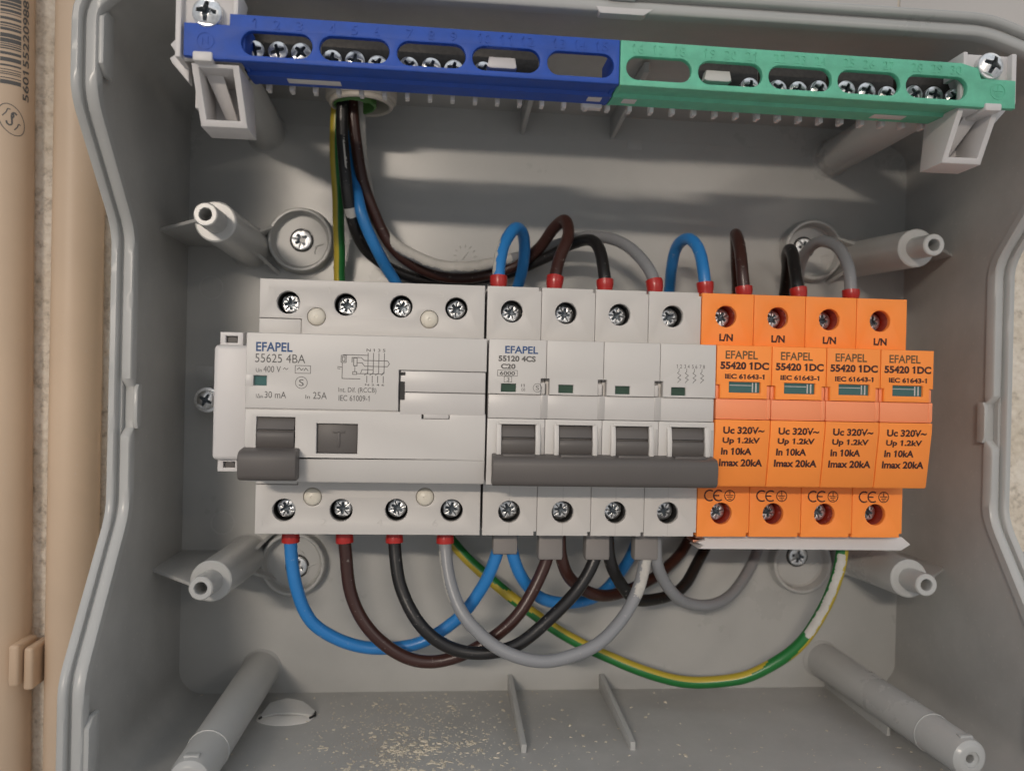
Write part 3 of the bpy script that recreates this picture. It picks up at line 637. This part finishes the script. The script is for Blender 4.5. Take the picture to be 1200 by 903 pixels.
mb = MB(); handle_bar(mb, -.7, 16.2, -25.9, -16.8, 15.2, 21.6, .6); mb.build('toggle_handle', DARKG, rc)
frontprint(rc, 'printed_brand', INKB, [('EFAPEL', 2.8, 12.4, 13.5, 15.2, .25)], ZF+.04)
L = []
D0 = lambda px, py: (21.5+px*.02352, 14.1+(200-py)*.0262+.0)   # schematic sheet: crop pixels of the drawing to millimetres
def D(px, py): return (26.9+(px-150)*.0250, 14.0-(py-185)*.0262)
for x in (510, 575, 640, 705): L.append(([D(x, 235), D(x, 465 if x > 520 else 475)], .2))
for x in (500, 565, 630, 697): L += [([D(x, 500), D(x, 575)], .2), ([D(x+8, 465), D(x-30, 490)], .18)]
L += [([D(215, 262), D(515, 262)], .2), boxl(*[D(190, 350)[0], D(250, 350)[0], D(0, 350)[1], D(0, 270)[1]], .2), boxl(D(205, 0)[0], D(235, 0)[0], D(0, 335)[1], D(0, 285)[1], .2)]
L += [([D(205, 355), D(205, 535), D(420, 535)], .2), ([D(150, 400), D(200, 405)], .2), ([D(150, 420), D(180, 425)], .2)]
L += [([D(320, 345), D(320, 290), D(430, 290), D(465, 322), D(745, 322), D(768, 355), D(745, 388), D(470, 388), D(440, 350), D(380, 350)], .2), boxl(D(340, 0)[0], D(380, 0)[0], D(0, 385)[1], D(0, 295)[1], .22)]
L += [([D(355, 390), D(355, 450)], .16), boxl(D(330, 0)[0], D(378, 0)[0], D(0, 485)[1], D(0, 455)[1], .2), ([D(378, 475), D(680, 475), D(705, 450)], .17), ([D(425, 475), D(440, 428), D(575, 428)], .17)]
L += [ring(16.3, 3.3, 1.75, .16), boxl(14.4, 18.9, 6.1, 8.4, .16), ([(15.0, 7.2), (15.6, 7.8), (16.2, 7.0), (16.8, 7.6)], .2), ([(17.0, 6.9), (17.5, 7.7), (18.2, 6.9)], .2), ([(10.9, 7.2), (11.3, 7.6), (11.8, 7.1), (12.3, 7.5)], .18)]
frontprint(rc, 'printed_data', INKG, [('55625 4BA', 2.6, 9.1, 17.3, 11.7), ('Un', 2.9, 6.2, 4.6, 7.4), ('400 V', 5.1, 6.2, 10.2, 8.1), ('S', 15.6, 2.3, 17.0, 4.3), ('I\u2206n', 3.1, -1.5, 5.0, -.3), ('30 mA', 5.6, -1.5, 11.9, .5), ('In', 17.6, -1.5, 18.9, -.3), ('25A', 19.8, -1.5, 23.9, .6),
    ('Int. Dif. (RCCB)', 27.3, .3, 38.6, 2.2), ('IEC 61009-1', 27.4, -1.9, 36.6, -.2), ('N 1 3 5', D(490, 0)[0], 13.1, D(715, 0)[0], 14.0, .1), ('N 2 4 6', D(480, 0)[0], D(0, 612)[1], D(710, 0)[0], D(0, 590)[1], .1)], ZF+.04, 0, L)

# ---- circuit breaker (four poles joined by one long handle)
cb = thing('circuit_breaker', 'white four pole circuit breaker with one long grey handle bar', 'circuit breaker', (108, -4.5, -44))
P0, PW = 72.4, 17.9
mb = MB()
for k in range(4):
    x0, x1 = P0+PW*k+.06, P0+PW*(k+1)-.06; xc = 80.6+17.9*k
    mb.box(x0, x1, TB, TT, -44, -8.2, .5)
    term_block(mb, x0, x1, [(xc, 28.0)], FT-.4, TT, .25, True)
    xm = 81.2+17.65*k; hb = circle(xm, -37.4, HOLE_R)
    term_block(mb, x0, x1, [(xm, -37.4)], TB, FB+.2, .22, True)
    mb.box(x0, x1, 34.4, TT-1.3, -9, -1.2, .4); mb.box(x0, x1, TB+1.4, TB+2.2, -9, -1.2, .3); mb.box(x0+.4, x1-1, TB, TB+1.6, -9, -1.4, .3)
    for xx in (x0, x1-2.8): mb.box(xx+.02, xx+2.78, 18, 34.5, -9, -1.6, 0); mb.box(xx+.02, xx+2.78, -43.8, -27, -9, -1.6, 0)
mb.build('terminal_housing', WHITE, cb)
mb = MB()
for k in range(4):
    mb.line([(81.2+17.65*k, -27), (81.2+17.65*k, -33.7)], .12, .02); mb.line([(81.2+17.65*k, -41.1), (81.2+17.65*k, -45)], .12, .02)
mb.build('mould_seam', plastic('grey_seam', (.42, .40, .38), .6, .05), cb, weld=False)
mb = MB(); lab = MB(); strip = MB()
for k in range(4):
    x0, x1 = P0+PW*k+.05, P0+PW*(k+1)-.05
    mb.box(x0, x1, FB, FT, -8, 12.6, .4)
    wx = 76.4+17.8*k
    a, b_ = (x0, x1-1.6) if k < 3 else (x0, x1)
    mb.plate([(x0, FT), (x1, FT), (x1, 6.2), (b_, 6.2), (b_, 1.25), (x0+(1.0 if k else 0), 1.25), (x0+(1.0 if k else 0), 6.2), (x0, 6.2)], [rect(wx, wx+4.6, 1.9, 4.4)], 12.4, ZF, 'z', .3)
    s0 = 77.0+17.82*k
    top = [(x0, -6.4), (x1, -6.4)]
    mb.plate([(x0, FB), (x1, FB), (x1, -6.35), (x0, -6.35)], [rect(s0-.1, s0+10.3, -24.5, -8.1)], 12.4, ZF-.5, 'z', .3); strip.box(x1-1.0, x1-.05, -18.5, -8.8, 14, ZF-.42, .1)  # upright grey bar paints the shade of the groove between poles
    for xx in (s0-1.75, s0+10.3): mb.plate([(-24, 14), (-7.6, 14), (-7.6, 15.4), (-9, 16.0), (-13, 16.7), (-17, 16.7), (-21, 16.2), (-24, 15)], [], xx, xx+1.6, 'x', .4)
    mb.box(s0-1.1, s0+11.1, -8.05, -7.3, 14.5, 15.9, .25)
    lab.box(x0+.1, x1-.2, -6.25, 1.15, 12.4, ZF-.55, .35)
    lab.box(x1-1.55, x1-.1, 1.3, 5.0, 12, ZF-1.0, .3); k < 3 and strip.box(x1-1.5, x1+.75, -6.2, 1.2, 13, ZF-.42, .2)
mb.build('front_cover', WHITE, cb); lab.build('label_holder', WHITEB, cb); strip.build('clear_strip_and_groove_shade', SEAMG, cb)
for k in range(4):
    wx = 76.4+17.8*k; s0 = 77.0+17.82*k
    q = MB(); q.box(wx-.05, wx+4.65, 1.85, 4.45, 12.4, 14.9, 0); q.build('indicator_window', GREENW, cb)
    q = MB(); lever_core(q, s0, s0+10.2, -20.5, -8.2); q.build('toggle_lever', DARKG, cb)
    well(cb, 80.6+17.9*k, 28.0, BLACKP, 7); tscrew(cb, 80.6+17.9*k, 28.0, -5); well(cb, 81.2+17.65*k, -37.4, BLACKP, 7); tscrew(cb, 81.2+17.65*k, -37.4, -5.2)
q = MB(); handle_bar(q, 74.0, 143.6, -26.7, -17.5, 15.0, 21.2, .45); q.build('handle_bar', DARKG, cb)
q = MB()
for k in range(4):
    s0 = 77.0+17.82*k
    q.box(s0+.1, s0+10.1, -18.2, -16.9, 14.5, 19.3, .3)
q.build('lever_link', DARKG, cb)
frontprint(cb, 'printed_brand', INKB, [('EFAPEL', 77.4, 13.7, 87.6, 16.0, .25)], ZF+.04)
L = [boxl(75.2, 81.3, 6.75, 8.5, .14), boxl(77.3, 79.6, 4.9, 6.6, .14), ring(87.6, 3.3, 1.3, .13)]
for k in range(4):
    x = 131.5+2.45*k; L += [([(x+.6, 10.3), (x+.6, 9.4), (x+.1, 8.9), (x+1.2, 8.2), (x+.2, 7.4), (x+1.2, 6.9), (x+.6, 6.4), (x+.2, 5.9)], .17)]
frontprint(cb, 'printed_data', INKG, [('55120 4CS', 75.4, 11.2, 86.9, 13.0, .38), ('C20', 76.2, 8.9, 80.7, 10.5, .38), ('6000', 75.9, 7.0, 80.6, 8.2, .25), ('3', 78.1, 5.1, 78.9, 6.3), ('S', 87.1, 2.6, 88.1, 4.0), ('I1', 82.6, 3.5, 83.6, 4.4), ('O0', 82.6, 2.2, 83.8, 3.1)]+
    [(a, 131.3+2.45*k, 10.4, 133.0+2.45*k, 11.6) for k, a in enumerate(('1 2', '3 4', '5 6', '7 8'))], ZF+.04, 0, L)

# ---- surge arresters (four single modules)
def surge(label, x0):
    t = thing('surge_arrester', label, 'surge arrester', (x0, -4.5, -44), 'orange surge arresters at the right end of the row')
    W_ = 17.94; mb = MB(); a, b_ = x0+.05, x0+W_-.05; xc = x0+8.4; xm = x0+8.3
    mb.box(a, b_, TB, TT, -44, -8.2, .5)
    term_block(mb, a, b_, [(xc, 28.5)], FT-.4, TT, .25); term_block(mb, a, b_, [(xm, -37.4)], TB, FB+.2, .25, True)
    mb.box(a, b_, 34.4, TT, -9, -1.2, .4); mb.box(a, b_-.9, TB, TB+1.6, -9, -1.2, .3)
    for xx in (a, b_-2.8): mb.box(xx+.02, xx+2.78, 18, 34.5, -9, -1.6, 0); mb.box(xx+.02, xx+2.78, -43.8, -27, -9, -1.6, 0)
    mb.build('terminal_housing', ORANGE, t)
    mb = MB(); c0, c1 = x0+.07, x0+17.87
    mb.box(c0, c1, FB, FT, -8, 11.4, .4)
    mb.plate([(c0, FT), (c1, FT), (c1, 5.6), (c1-1.3, 5.6), (c1-1.3, 1.3), (c0+1.2, 1.3), (c0+1.2, 5.6), (c0, 5.6)], [rect(x0+4.2, x0+14.4, 3.2, 6.6)], 12, ZF, 'z', .3)
    mb.plate([(FB, 10), (-5.4, 10), (-5.4, ZF), (-8.2, ZF), (FB+.6, 13.2), (FB, 12.6)], [], c0, c1, 'x', .3)
    mb.build('front_cover', ORANGE, t)
    mb = MB(); mb.box(c0+.1, c1-.1, -5.3, 1.2, 11, ZF-.35, .35); mb.box(c1-1.2, c1-.05, 1.2, 5.5, 11, ZF-.9, .25); mb.box(c0+.05, c0+1.1, 1.2, 5.5, 11, ZF-.9, .25)
    mb.box(c1-1.3, c1+.03, -4.9, 1.2, 12, ZF-.2, .2); mb.build('label_holder', PINK, t)
    mb = MB(); mb.box(x0+4.15, x0+14.45, 3.15, 6.65, 12, 14.9, 0)
    w_ = mb.build('indicator_window', TEAL, t)
    mb = MB(); mb.box(x0+11.9, x0+12.25, 3.4, 6.4, 14.8, 15.05, 0); mb.box(x0+13.0, x0+13.4, 3.4, 6.4, 14.8, 15.05, 0); mb.box(x0+4.6, x0+11.8, 5.4, 5.6, 14.8, 15.0, 0); mb.build('window_reflector', WHITEB, w_)
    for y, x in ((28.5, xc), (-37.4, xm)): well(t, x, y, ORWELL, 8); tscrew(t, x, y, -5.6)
    z = ZF+.04
    frontprint(t, 'printed_brand', INKO, [('EFAPEL', x0+2.8, 13.8, x0+13.3, 16.4, .2)], z)
    frontprint(t, 'printed_data', INKR, [('55420 1DC', x0+1.2, 10.5, x0+17.0, 12.9, .45), ('IEC 61643-1', x0+2.8, 7.5, x0+15.6, 9.1, .4)], z)
    mb = MB()
    for s_, xa, xb, y0, y1 in (('Uc 320V~', 2.6, 16.0, -9.8, -7.5), ('Up 1.2kV', 2.6, 14.8, -13.3, -10.9), ('In 10kA', 2.4, 12.4, -16.5, -14.2), ('Imax 20kA', 2.0, 16.2, -20.2, -17.8)):
        q = MB(); q.text(s_, x0+xa, y0, x0+xb, y1, 0, bold=.40); mb.add([(p[0], p[1], ZF+.06-(max(0, -8.2-p[1]))*2.6/17.9) for p in q.v], q.f)
    mb.build('printed_rating', INKR, t, weld=False, recalc=False)
    mb = MB(); mb.text('L/N', x0+6.2, 20.2, x0+10.9, 22.7, .03, bold=.45)
    arc = lambda cx, cy, r: [(cx+r*math.cos(PI*(.33+1.34*k/12)), cy+r*math.sin(PI*(.33+1.34*k/12))) for k in range(13)]
    for cx in (4.2, 7.3): mb.line(arc(x0+cx, -31.4, 1.75), .48, .03)
    mb.line([(x0+5.7, -31.4), (x0+7.3, -31.4)], .45, .035)
    cx = x0+11.1; mb.line(ring(cx, -31.4, 1.75, 0)[0], .3, .03); mb.line([(cx, -30.0), (cx, -31.3)], .3, .035); mb.line([(cx-1.2, -31.3), (cx+1.2, -31.3)], .3, .04); mb.line([(cx-.8, -31.95), (cx+.8, -31.95)], .28, .04); mb.line([(cx-.4, -32.55), (cx+.4, -32.55)], .28, .04)
    mb.build('printed_marking', INKR, t, weld=False, recalc=False)
    return t
LABS = ['orange surge arrester touching the white four pole breaker', 'second orange surge arrester from the white breaker, below the black wire ferrule',
        'third orange surge arrester from the white breaker, below the grey wire ferrule', 'orange surge arrester at the right end, with no wire in its top terminal']
s0_ = surge(LABS[0], 144.15)
for k in range(1, 4):
    c_ = s0_.copy(); COL.objects.link(c_); c_.location = s0_.location+V((18.0*k, 0, 0)); c_['label'] = LABS[k]
    for ch in list(s0_.children):
        d_ = ch.copy(); COL.objects.link(d_); d_.parent = c_
        if 'screw' in d_.name and d_.name.startswith('terminal_screw'): d_.rotation_euler = (random.uniform(-.08, .08), random.random()*3, 0)
        for gch in ch.children: e_ = gch.copy(); COL.objects.link(e_); e_.parent = d_

# ---- comb busbar under the arresters
bb = thing('comb_busbar', 'pale grey comb busbar with a rough cut end, under the four orange arresters', 'busbar', (184, -48, -12))
mb = MB(); mb.plate([(146.8, -50.4), (219.2, -50.4), (222.6, -48.3), (219.4, -45.7), (147.6, -45.7), (149.0, -47.2), (146.0, -48.2), (148.2, -49.2)], [], -16, -5.2, 'z', .35)
mb.map(lambda x, y, z: (x, y-.004*(x-147), z)); mb.build('insulating_cover', PALE, bb)
mb = MB(); mb.box(145.2, 150, -48.6, -47.6, -14, -7, .15); mb.box(145.8, 150, -46.9, -46.1, -13, -6, .15); mb.build('copper_bar', COPPER, bb)
for k in range(4):
    mb = MB(); x = 144.15+8.3+18*k; mb.box(x-2.2, x+2.2, -46.5, -38, -13, -10, .2); mb.build('copper_tooth', COPPER, bb)

# ================================================================ wires
PATH = {
    'blueA': [(9.0, -43.7, -13), (9.2, -51.8, -13), (10.7, -64.9, -14), (16.6, -77.6, -16), (26.0, -84.9, -18), (37.5, -88.0, -19), (52.1, -86.0, -19), (65.3, -78.3, -18), (73.2, -66.8, -16), (77.8, -55.0, -13), (79.3, -48.9, -12), (79.8, -43.9, -12)],
    'brownA': [(26.9, -43.4, -12), (27.1, -51.5, -12), (29.1, -65.7, -11.5), (36.3, -79.4, -10.5), (46.7, -87.5, -10.5), (58.2, -89.9, -10.5), (69.6, -86.8, -10.5), (81.6, -78.5, -10.5), (90.2, -67.6, -11), (95.3, -55.6, -12), (96.7, -48.2, -12), (96.9, -43.8, -12)],
    'blackA': [(43.7, -43.1, -11), (43.9, -51.2, -11), (46.3, -63.6, -9), (52.3, -75.0, -6), (60.9, -82.4, -5), (70.8, -85.4, -4.5), (83.6, -82.8, -5), (96.6, -73.8, -7), (107.1, -63.9, -10), (112.3, -55.5, -12), (113.6, -48.1, -12), (113.8, -43.7, -12)],
    'grayA': [(60.6, -42.9, -10), (60.8, -50.9, -10), (62.7, -62.9, -6), (68.5, -73.6, -2), (80.3, -83.0, 0.5), (94.3, -86.0, 1), (108.6, -82.5, 0), (120.7, -73.8, -4), (127.1, -64.8, -8), (130.2, -55.3, -11.5), (130.7, -48.0, -12), (130.9, -43.6, -12)],
    'blueB': [(83.3, -45.4, -12), (83.5, -52.7, -12), (87.0, -62.2, -15), (95.2, -70.9, -20), (107.0, -74.7, -26), (119.5, -73.1, -34), (129.1, -66.8, -44), (137.5, -55.9, -53), (140.8, -32.2, -54.5), (145.8, 22.7, -54.5), (147.4, 41.3, -52), (145.4, 50.0, -42), (145.2, 57.5, -32), (146.6, 58.4, -24), (148.2, 54.1, -18), (148.9, 46.1, -13), (149.4, 38.5, -12), (149.5, 32.6, -12)],
    'brownB': [(99.8, -45.3, -12), (100.4, -54.7, -12), (104.3, -63.0, -15), (112.0, -69.1, -20), (121.3, -71.9, -27), (132.7, -71.1, -35), (146.9, -66.0, -45), (158.1, -56.5, -53), (166.4, -31.9, -54.5), (175.1, 23.5, -54.5), (174.7, 42.0, -50), (171.8, 52.8, -43), (168.3, 58.9, -35), (165.2, 61.2, -27), (163.6, 56.0, -19), (162.8, 46.6, -13), (163.2, 39.0, -12), (163.3, 33.0, -12)],
    'blackB': [(116.5, -45.2, -12), (117.3, -54.6, -12), (121.2, -63.0, -15), (128.1, -70.9, -20), (137.2, -73.8, -27), (149.5, -72.0, -36), (160.8, -62.8, -46), (169.2, -52.3, -53), (180.5, -24.8, -54.5), (194.3, 24.0, -54.5), (194.4, 42.6, -50), (191.4, 51.0, -42), (187.9, 55.4, -33), (185.8, 56.2, -26), (184.0, 50.9, -19), (182.8, 42.8, -13), (183.1, 38.1, -12), (183.2, 33.6, -12)],
    'grayB': [(133.4, -45.1, -12), (134.2, -55.4, -12), (138.0, -63.8, -16), (145.9, -72.4, -22), (157.2, -76.6, -29), (170.2, -74.8, -38), (182.4, -64.9, -48), (188.5, -55.6, -53), (196.6, -24.6, -54.5), (202.6, 24.2, -54.5), (201.8, 43.2, -53), (200.2, 52.0, -50), (199.5, 57.9, -42), (200.4, 60.9, -32), (202.0, 57.8, -23), (202.3, 48.9, -15), (202.2, 40.3, -12), (202.3, 34.2, -12)],
    'blueT': [(20.8, 118.6, -42), (21.7, 97.7, -41), (23.9, 81.2, -38), (28.2, 64.7, -33), (33.1, 53.0, -36), (39.0, 43.3, -44), (48.7, 29.9, -53), (65.4, 23.8, -54.5), (81.9, 30.9, -53), (86.7, 42.0, -46), (88.3, 52.2, -38), (86.7, 58.7, -30), (83.3, 59.9, -24), (79.5, 54.5, -18), (77.6, 46.7, -14), (77.0, 39.1, -12), (77.2, 31.8, -12)],
    'brownT': [(23.4, 115.3, -33), (24.1, 98.4, -33), (26.4, 83.7, -35), (31.4, 67.4, -38), (39.5, 54.3, -42), (51.7, 46.4, -47), (68.1, 44.8, -50), (84.2, 49.1, -46), (93.9, 56.0, -40), (98.3, 62.2, -31), (100.8, 63.6, -25), (101.3, 57.3, -19), (97.7, 47.4, -14), (96.1, 40.3, -12), (96.0, 32.4, -12)],
    'blackT': [(20.8, 114.0, -30), (21.1, 97.3, -30), (22.1, 79.1, -30), (24.5, 63.2, -34), (30.1, 52.3, -42), (41.9, 45.4, -49), (61.6, 43.3, -53), (81.4, 46.4, -51), (96.8, 52.5, -42), (105.6, 57.0, -32), (110.5, 56.4, -24), (112.9, 51.1, -17), (113.4, 41.8, -12.5), (113.5, 32.9, -12)],
    'grayT': [(25.3, 117.3, -38), (26.3, 97.3, -39), (28.0, 82.2, -41), (31.7, 66.1, -42), (39.6, 55.1, -41), (51.7, 49.3, -40), (67.7, 47.8, -41), (84.2, 52.4, -46), (100.6, 58.6, -46), (112.2, 60.3, -37), (121.4, 57.3, -27), (127.9, 49.7, -18), (130.9, 41.5, -12.5), (131.2, 33.5, -12)],
    'pe': [(17.6, 116.1, -36), (17.5, 99.4, -37), (17.8, 81.5, -40), (18.5, 60.6, -46), (18.6, 42.6, -51), (19.9, 19.3, -54.5), (33.2, -20.2, -54.5), (53.6, -46.6, -54), (65.5, -59.0, -50), (80.4, -72.9, -46), (100.0, -85.9, -42), (119.2, -95.8, -38), (137.8, -102.2, -33), (156.2, -104.8, -29), (174.2, -100.6, -25), (188.4, -90.6, -21), (197.4, -74.8, -17), (201.2, -60.3, -14), (201.8, -52.4, -13), (202.0, -46.3, -13)],
}

RW = 2.14
def ferrule(parent, pts, up, Ln, mat):
    e_ = TT-1.5 if up else TB+1.5; k = len(pts)//2
    if up: seg = [p for p in pts[k:] if e_-.3 <= p.y <= e_+1.5+Ln and p.z > -17][::-1]
    else: seg = [p for p in pts[:k] if e_-1.5-Ln <= p.y <= e_+.3 and p.z > -17]
    if up: seg = seg[::-1]; seg = seg[::-1]
    a_ = seg if not up else seg[::1]
    if up: a_ = sorted(seg, key=lambda p: p.y)
    fine = []
    for p, q in zip(a_[:-1], a_[1:]): fine += [p, p+(q-p)*.5]
    fine.append(a_[-1]); mb = MB()
    mb.tube(fine, lambda f: 2.62+.34*min(1, max(0, (f-.35)/.4)), 28); mb.build('ferrule', mat, parent)
def twin(parent, x, w0, w1, y0, y1, z):
    mb = MB(); mb.plate([(x-w0/2, y1), (x-w1/2, y0+1.2), (x-w1/2+.3, y0), (x+w1/2-.3, y0), (x+w1/2, y0+1.2), (x+w0/2, y1)], [], z-3.0, z+3.0, 'z', .9); mb.build('twin_ferrule', mat_twin, parent)
mat_twin = GREYF2
def wire(key, label, col, group, ends=(), r=RW, stripe=None):
    pts = spline(PATH[key]); n_ = len(pts)-1
    for i, p in enumerate(pts):               # slight unevenness of hand-bent wire
        k_ = min(1, min(i, n_-i)/9); pts[i] = p+noise.noise_vector(p*.055+Vector((len(key), ord(key[1]), 3)))*.75*k_
    o0 = tuple(PATH[key][0])
    t = thing('wire', label, 'wire', o0, group); mb = MB()
    if stripe: mb.tube_n(pts, r, 28, mi=stripe); mb.build('insulation', [CW['green'], CW['yellow']], t)
    else: mb.tube(pts, r, 18); mb.build('insulation', CW[col], t)
    return t, pts
def smear(t, pts, f0, f1, toward, half, seed=0, r=RW+.05, amp=.9):    # dried paint on the side of a wire facing "toward", within an angle
    a, b_ = int(len(pts)*f0), int(len(pts)*f1); seg = pts[a:b_]; fine = []
    for p, q in zip(seg[:-1], seg[1:]): fine += [p, p+(q-p)/3, p+(q-p)*2/3]
    d = Vector(toward).normalized(); ch = math.cos(math.radians(half))
    def keep(f, nn, cen):
        v = noise.noise(cen*.45+Vector((seed*7, 0, 0)))*.5+noise.noise(cen*1.5)*.3
        e_ = min(f, 1-f)*len(seg)*1.2
        return nn.dot(d) > ch+v*amp+max(0, 1-e_)*1.2*abs(v+.2)
    mb = MB(); mb.tube_n(fine, r, 44, keep=keep); mb.build('paint_smear', PAINT, t)
GB = 'wire loops joining the residual current breaker to the circuit breaker'
GS = 'wires joining the circuit breaker to the surge arresters'
GT = 'supply wires from the cable gland to the circuit breaker'
for key, lab, col in (('blueA', 'blue wire loop hanging from the leftmost bottom terminal of the wide white breaker', 'blue'), ('brownA', 'brown wire loop hanging from the second bottom terminal of the wide white breaker', 'brown'),
                      ('blackA', 'black wire hanging between the brown and grey loops under the white breakers', 'black'), ('grayA', 'grey wire loop hanging in front of the others, its right end smeared white', 'grey')):
    t, pts = wire(key, lab, col, GB); ferrule(t, pts, False, 5.4, REDF)
    if key == 'grayA': smear(t, pts, .79, .97, (.5, .2, 1), 58, seed=1, amp=.8); smear(t, pts, .06, .22, (-1, 0, .3), 22, seed=2, amp=.15)
for key, lab, col in (('blueB', 'blue wire passing behind the modules to the first orange arrester', 'blue'), ('brownB', 'brown wire passing behind the modules and arching into the orange arresters', 'brown'),
                      ('blackB', 'black wire passing behind the modules to the second orange arrester', 'black'), ('grayB', 'grey wire passing behind the modules and arching to the third orange arrester', 'grey')):
    t, pts = wire(key, lab, col, GS)
    ferrule(t, pts, True, 5.2, REDF)
    x = {'blueB': 80.9, 'brownB': 96.4, 'blackB': 112.6, 'grayB': 129.6}[key]
    twin(t, x, 8.2, 8.6, TB-(8.2 if key == 'blueB' else 10.0), TB+1.0, -11.8)
for key, lab, col in (('blueT', 'blue wire from the cable entry, ending in a narrow loop above the middle breaker', 'blue'), ('brownT', 'brown wire from the cable entry, arching into the top of the middle breaker', 'brown'),
                      ('blackT', 'black wire from the cable entry, arching into the top of the middle breaker', 'black'), ('grayT', 'grey wire from the cable entry, smeared with white paint, arching into the middle breaker', 'grey')):
    t, pts = wire(key, lab, col, GT)
    ferrule(t, pts, True, 5.8, REDF)
    if key == 'grayT': smear(t, pts, .05, .60, (.2, .5, 1), 75, seed=3, amp=.9)
    if key == 'blackT': smear(t, pts, .12, .20, (.3, .2, 1), 13, seed=4, amp=.05); smear(t, pts, .25, .275, (.4, .3, 1), 80, seed=5); smear(t, pts, .36, .50, (0, .5, 1), 12, seed=9, amp=.05)
    if key == 'blueT': smear(t, pts, .84, .96, (-1, .1, .3), 38, seed=6, amp=.3)
KEY = [(0, (-1, 0, .2)), (.28, (-1, 0, .2)), (.45, (-.6, -.7, .3)), (.53, (-.5, -.8, .2)), (.62, (.3, .9, .0)), (.82, (.0, 1, -.15)), (.89, (.8, -.5, .15)), (1, (1, -.2, .2))]
def earth(f, nn):
    for (fa, va), (fb, vb) in zip(KEY[:-1], KEY[1:]):
        if fa <= f <= fb: k = (f-fa)/(fb-fa); return 1 if nn.dot((Vector(va)*(1-k)+Vector(vb)*k)  .normalized()) > .25 else 0
    return 0
t, pts = wire('pe', 'green and yellow earth wire sweeping low behind the loops to the busbar', 'green', None, stripe=earth)
smear(t, pts, .895, .985, (-.4, .3, .9), 44, seed=8, amp=.28)

# ================================================================ plaster crumbs on the floor of the box
rd = random.Random(11); mb = MB()
def crumb(x, z, s_):
    k = len(mb.v); y = -117.95; n = rd.choice([4, 5, 6]); h = s_*rd.uniform(.25, .8)
    a0 = rd.random()*6; st = rd.uniform(1, 2.6); ca, sa = math.cos(a0), math.sin(a0)
    for i in range(n):
        a = 2*PI*i/n; s_ *= 1.18 if i == 0 else 1; rr = s_*rd.uniform(.6, 1.15); u_, v_ = rr*math.cos(a)*st, rr*math.sin(a); mb.v.append((x+u_*ca-v_*sa, y, z+u_*sa+v_*ca))
    for i in range(n):
        a = 2*PI*i/n; rr = s_*rd.uniform(.3, .8); u_, v_ = rr*math.cos(a)*st, rr*math.sin(a); mb.v.append((x+u_*ca-v_*sa, y+h*rd.uniform(.6, 1.1), z+u_*sa+v_*ca))
    for i in range(n): j = (i+1) % n; mb.f.append((k+i, k+j, k+n+j, k+n+i)); mb.m.append(0)
    mb.f.append(tuple(k+n+i for i in range(n))); mb.m.append(0)
for i in range(1500):
    x = rd.gauss(52, 20); z = rd.gauss(-20, 22)
    if 15 < x < 120 and BK+1 < z < 28: crumb(x, z, abs(rd.gauss(0, .17))+.06)
mark = len(mb.f)
for i in range(1500):
    x, z = rd.gauss(42, 9), rd.gauss(-8, 11)
    if BK+1 < z < 28: crumb(x, z, rd.uniform(.05, .13))
for q in range(mark, len(mb.f)): mb.m[q] = 1
for i in range(75): crumb(rd.gauss(50, 9), rd.gauss(-2, 8), rd.uniform(.3, .75))
for i in range(26):
    cx, cz = rd.gauss(52, 14), rd.gauss(2, 10)
    for q in range(rd.randint(5, 14)): crumb(cx+rd.gauss(0, 1.0), cz+rd.gauss(0, .9), rd.uniform(.15, .55))
for q in range(40): crumb(46+rd.gauss(0, 3.5), 8+rd.gauss(0, 1.6), rd.uniform(.25, .7))
for i in range(420): crumb(rd.uniform(-36, 245), rd.uniform(BK+1, 27), abs(rd.gauss(0, .16))+.06)
for i in range(14): crumb(rd.uniform(20, 160), rd.uniform(-40, 20), rd.uniform(.4, .7))
tag(mb.build('plaster_crumbs', [DUST, DUST2], None, (52, -118, -20), ang=20), 'cream plaster crumbs scattered over the floor of the grey box', 'plaster crumbs', kind='stuff')
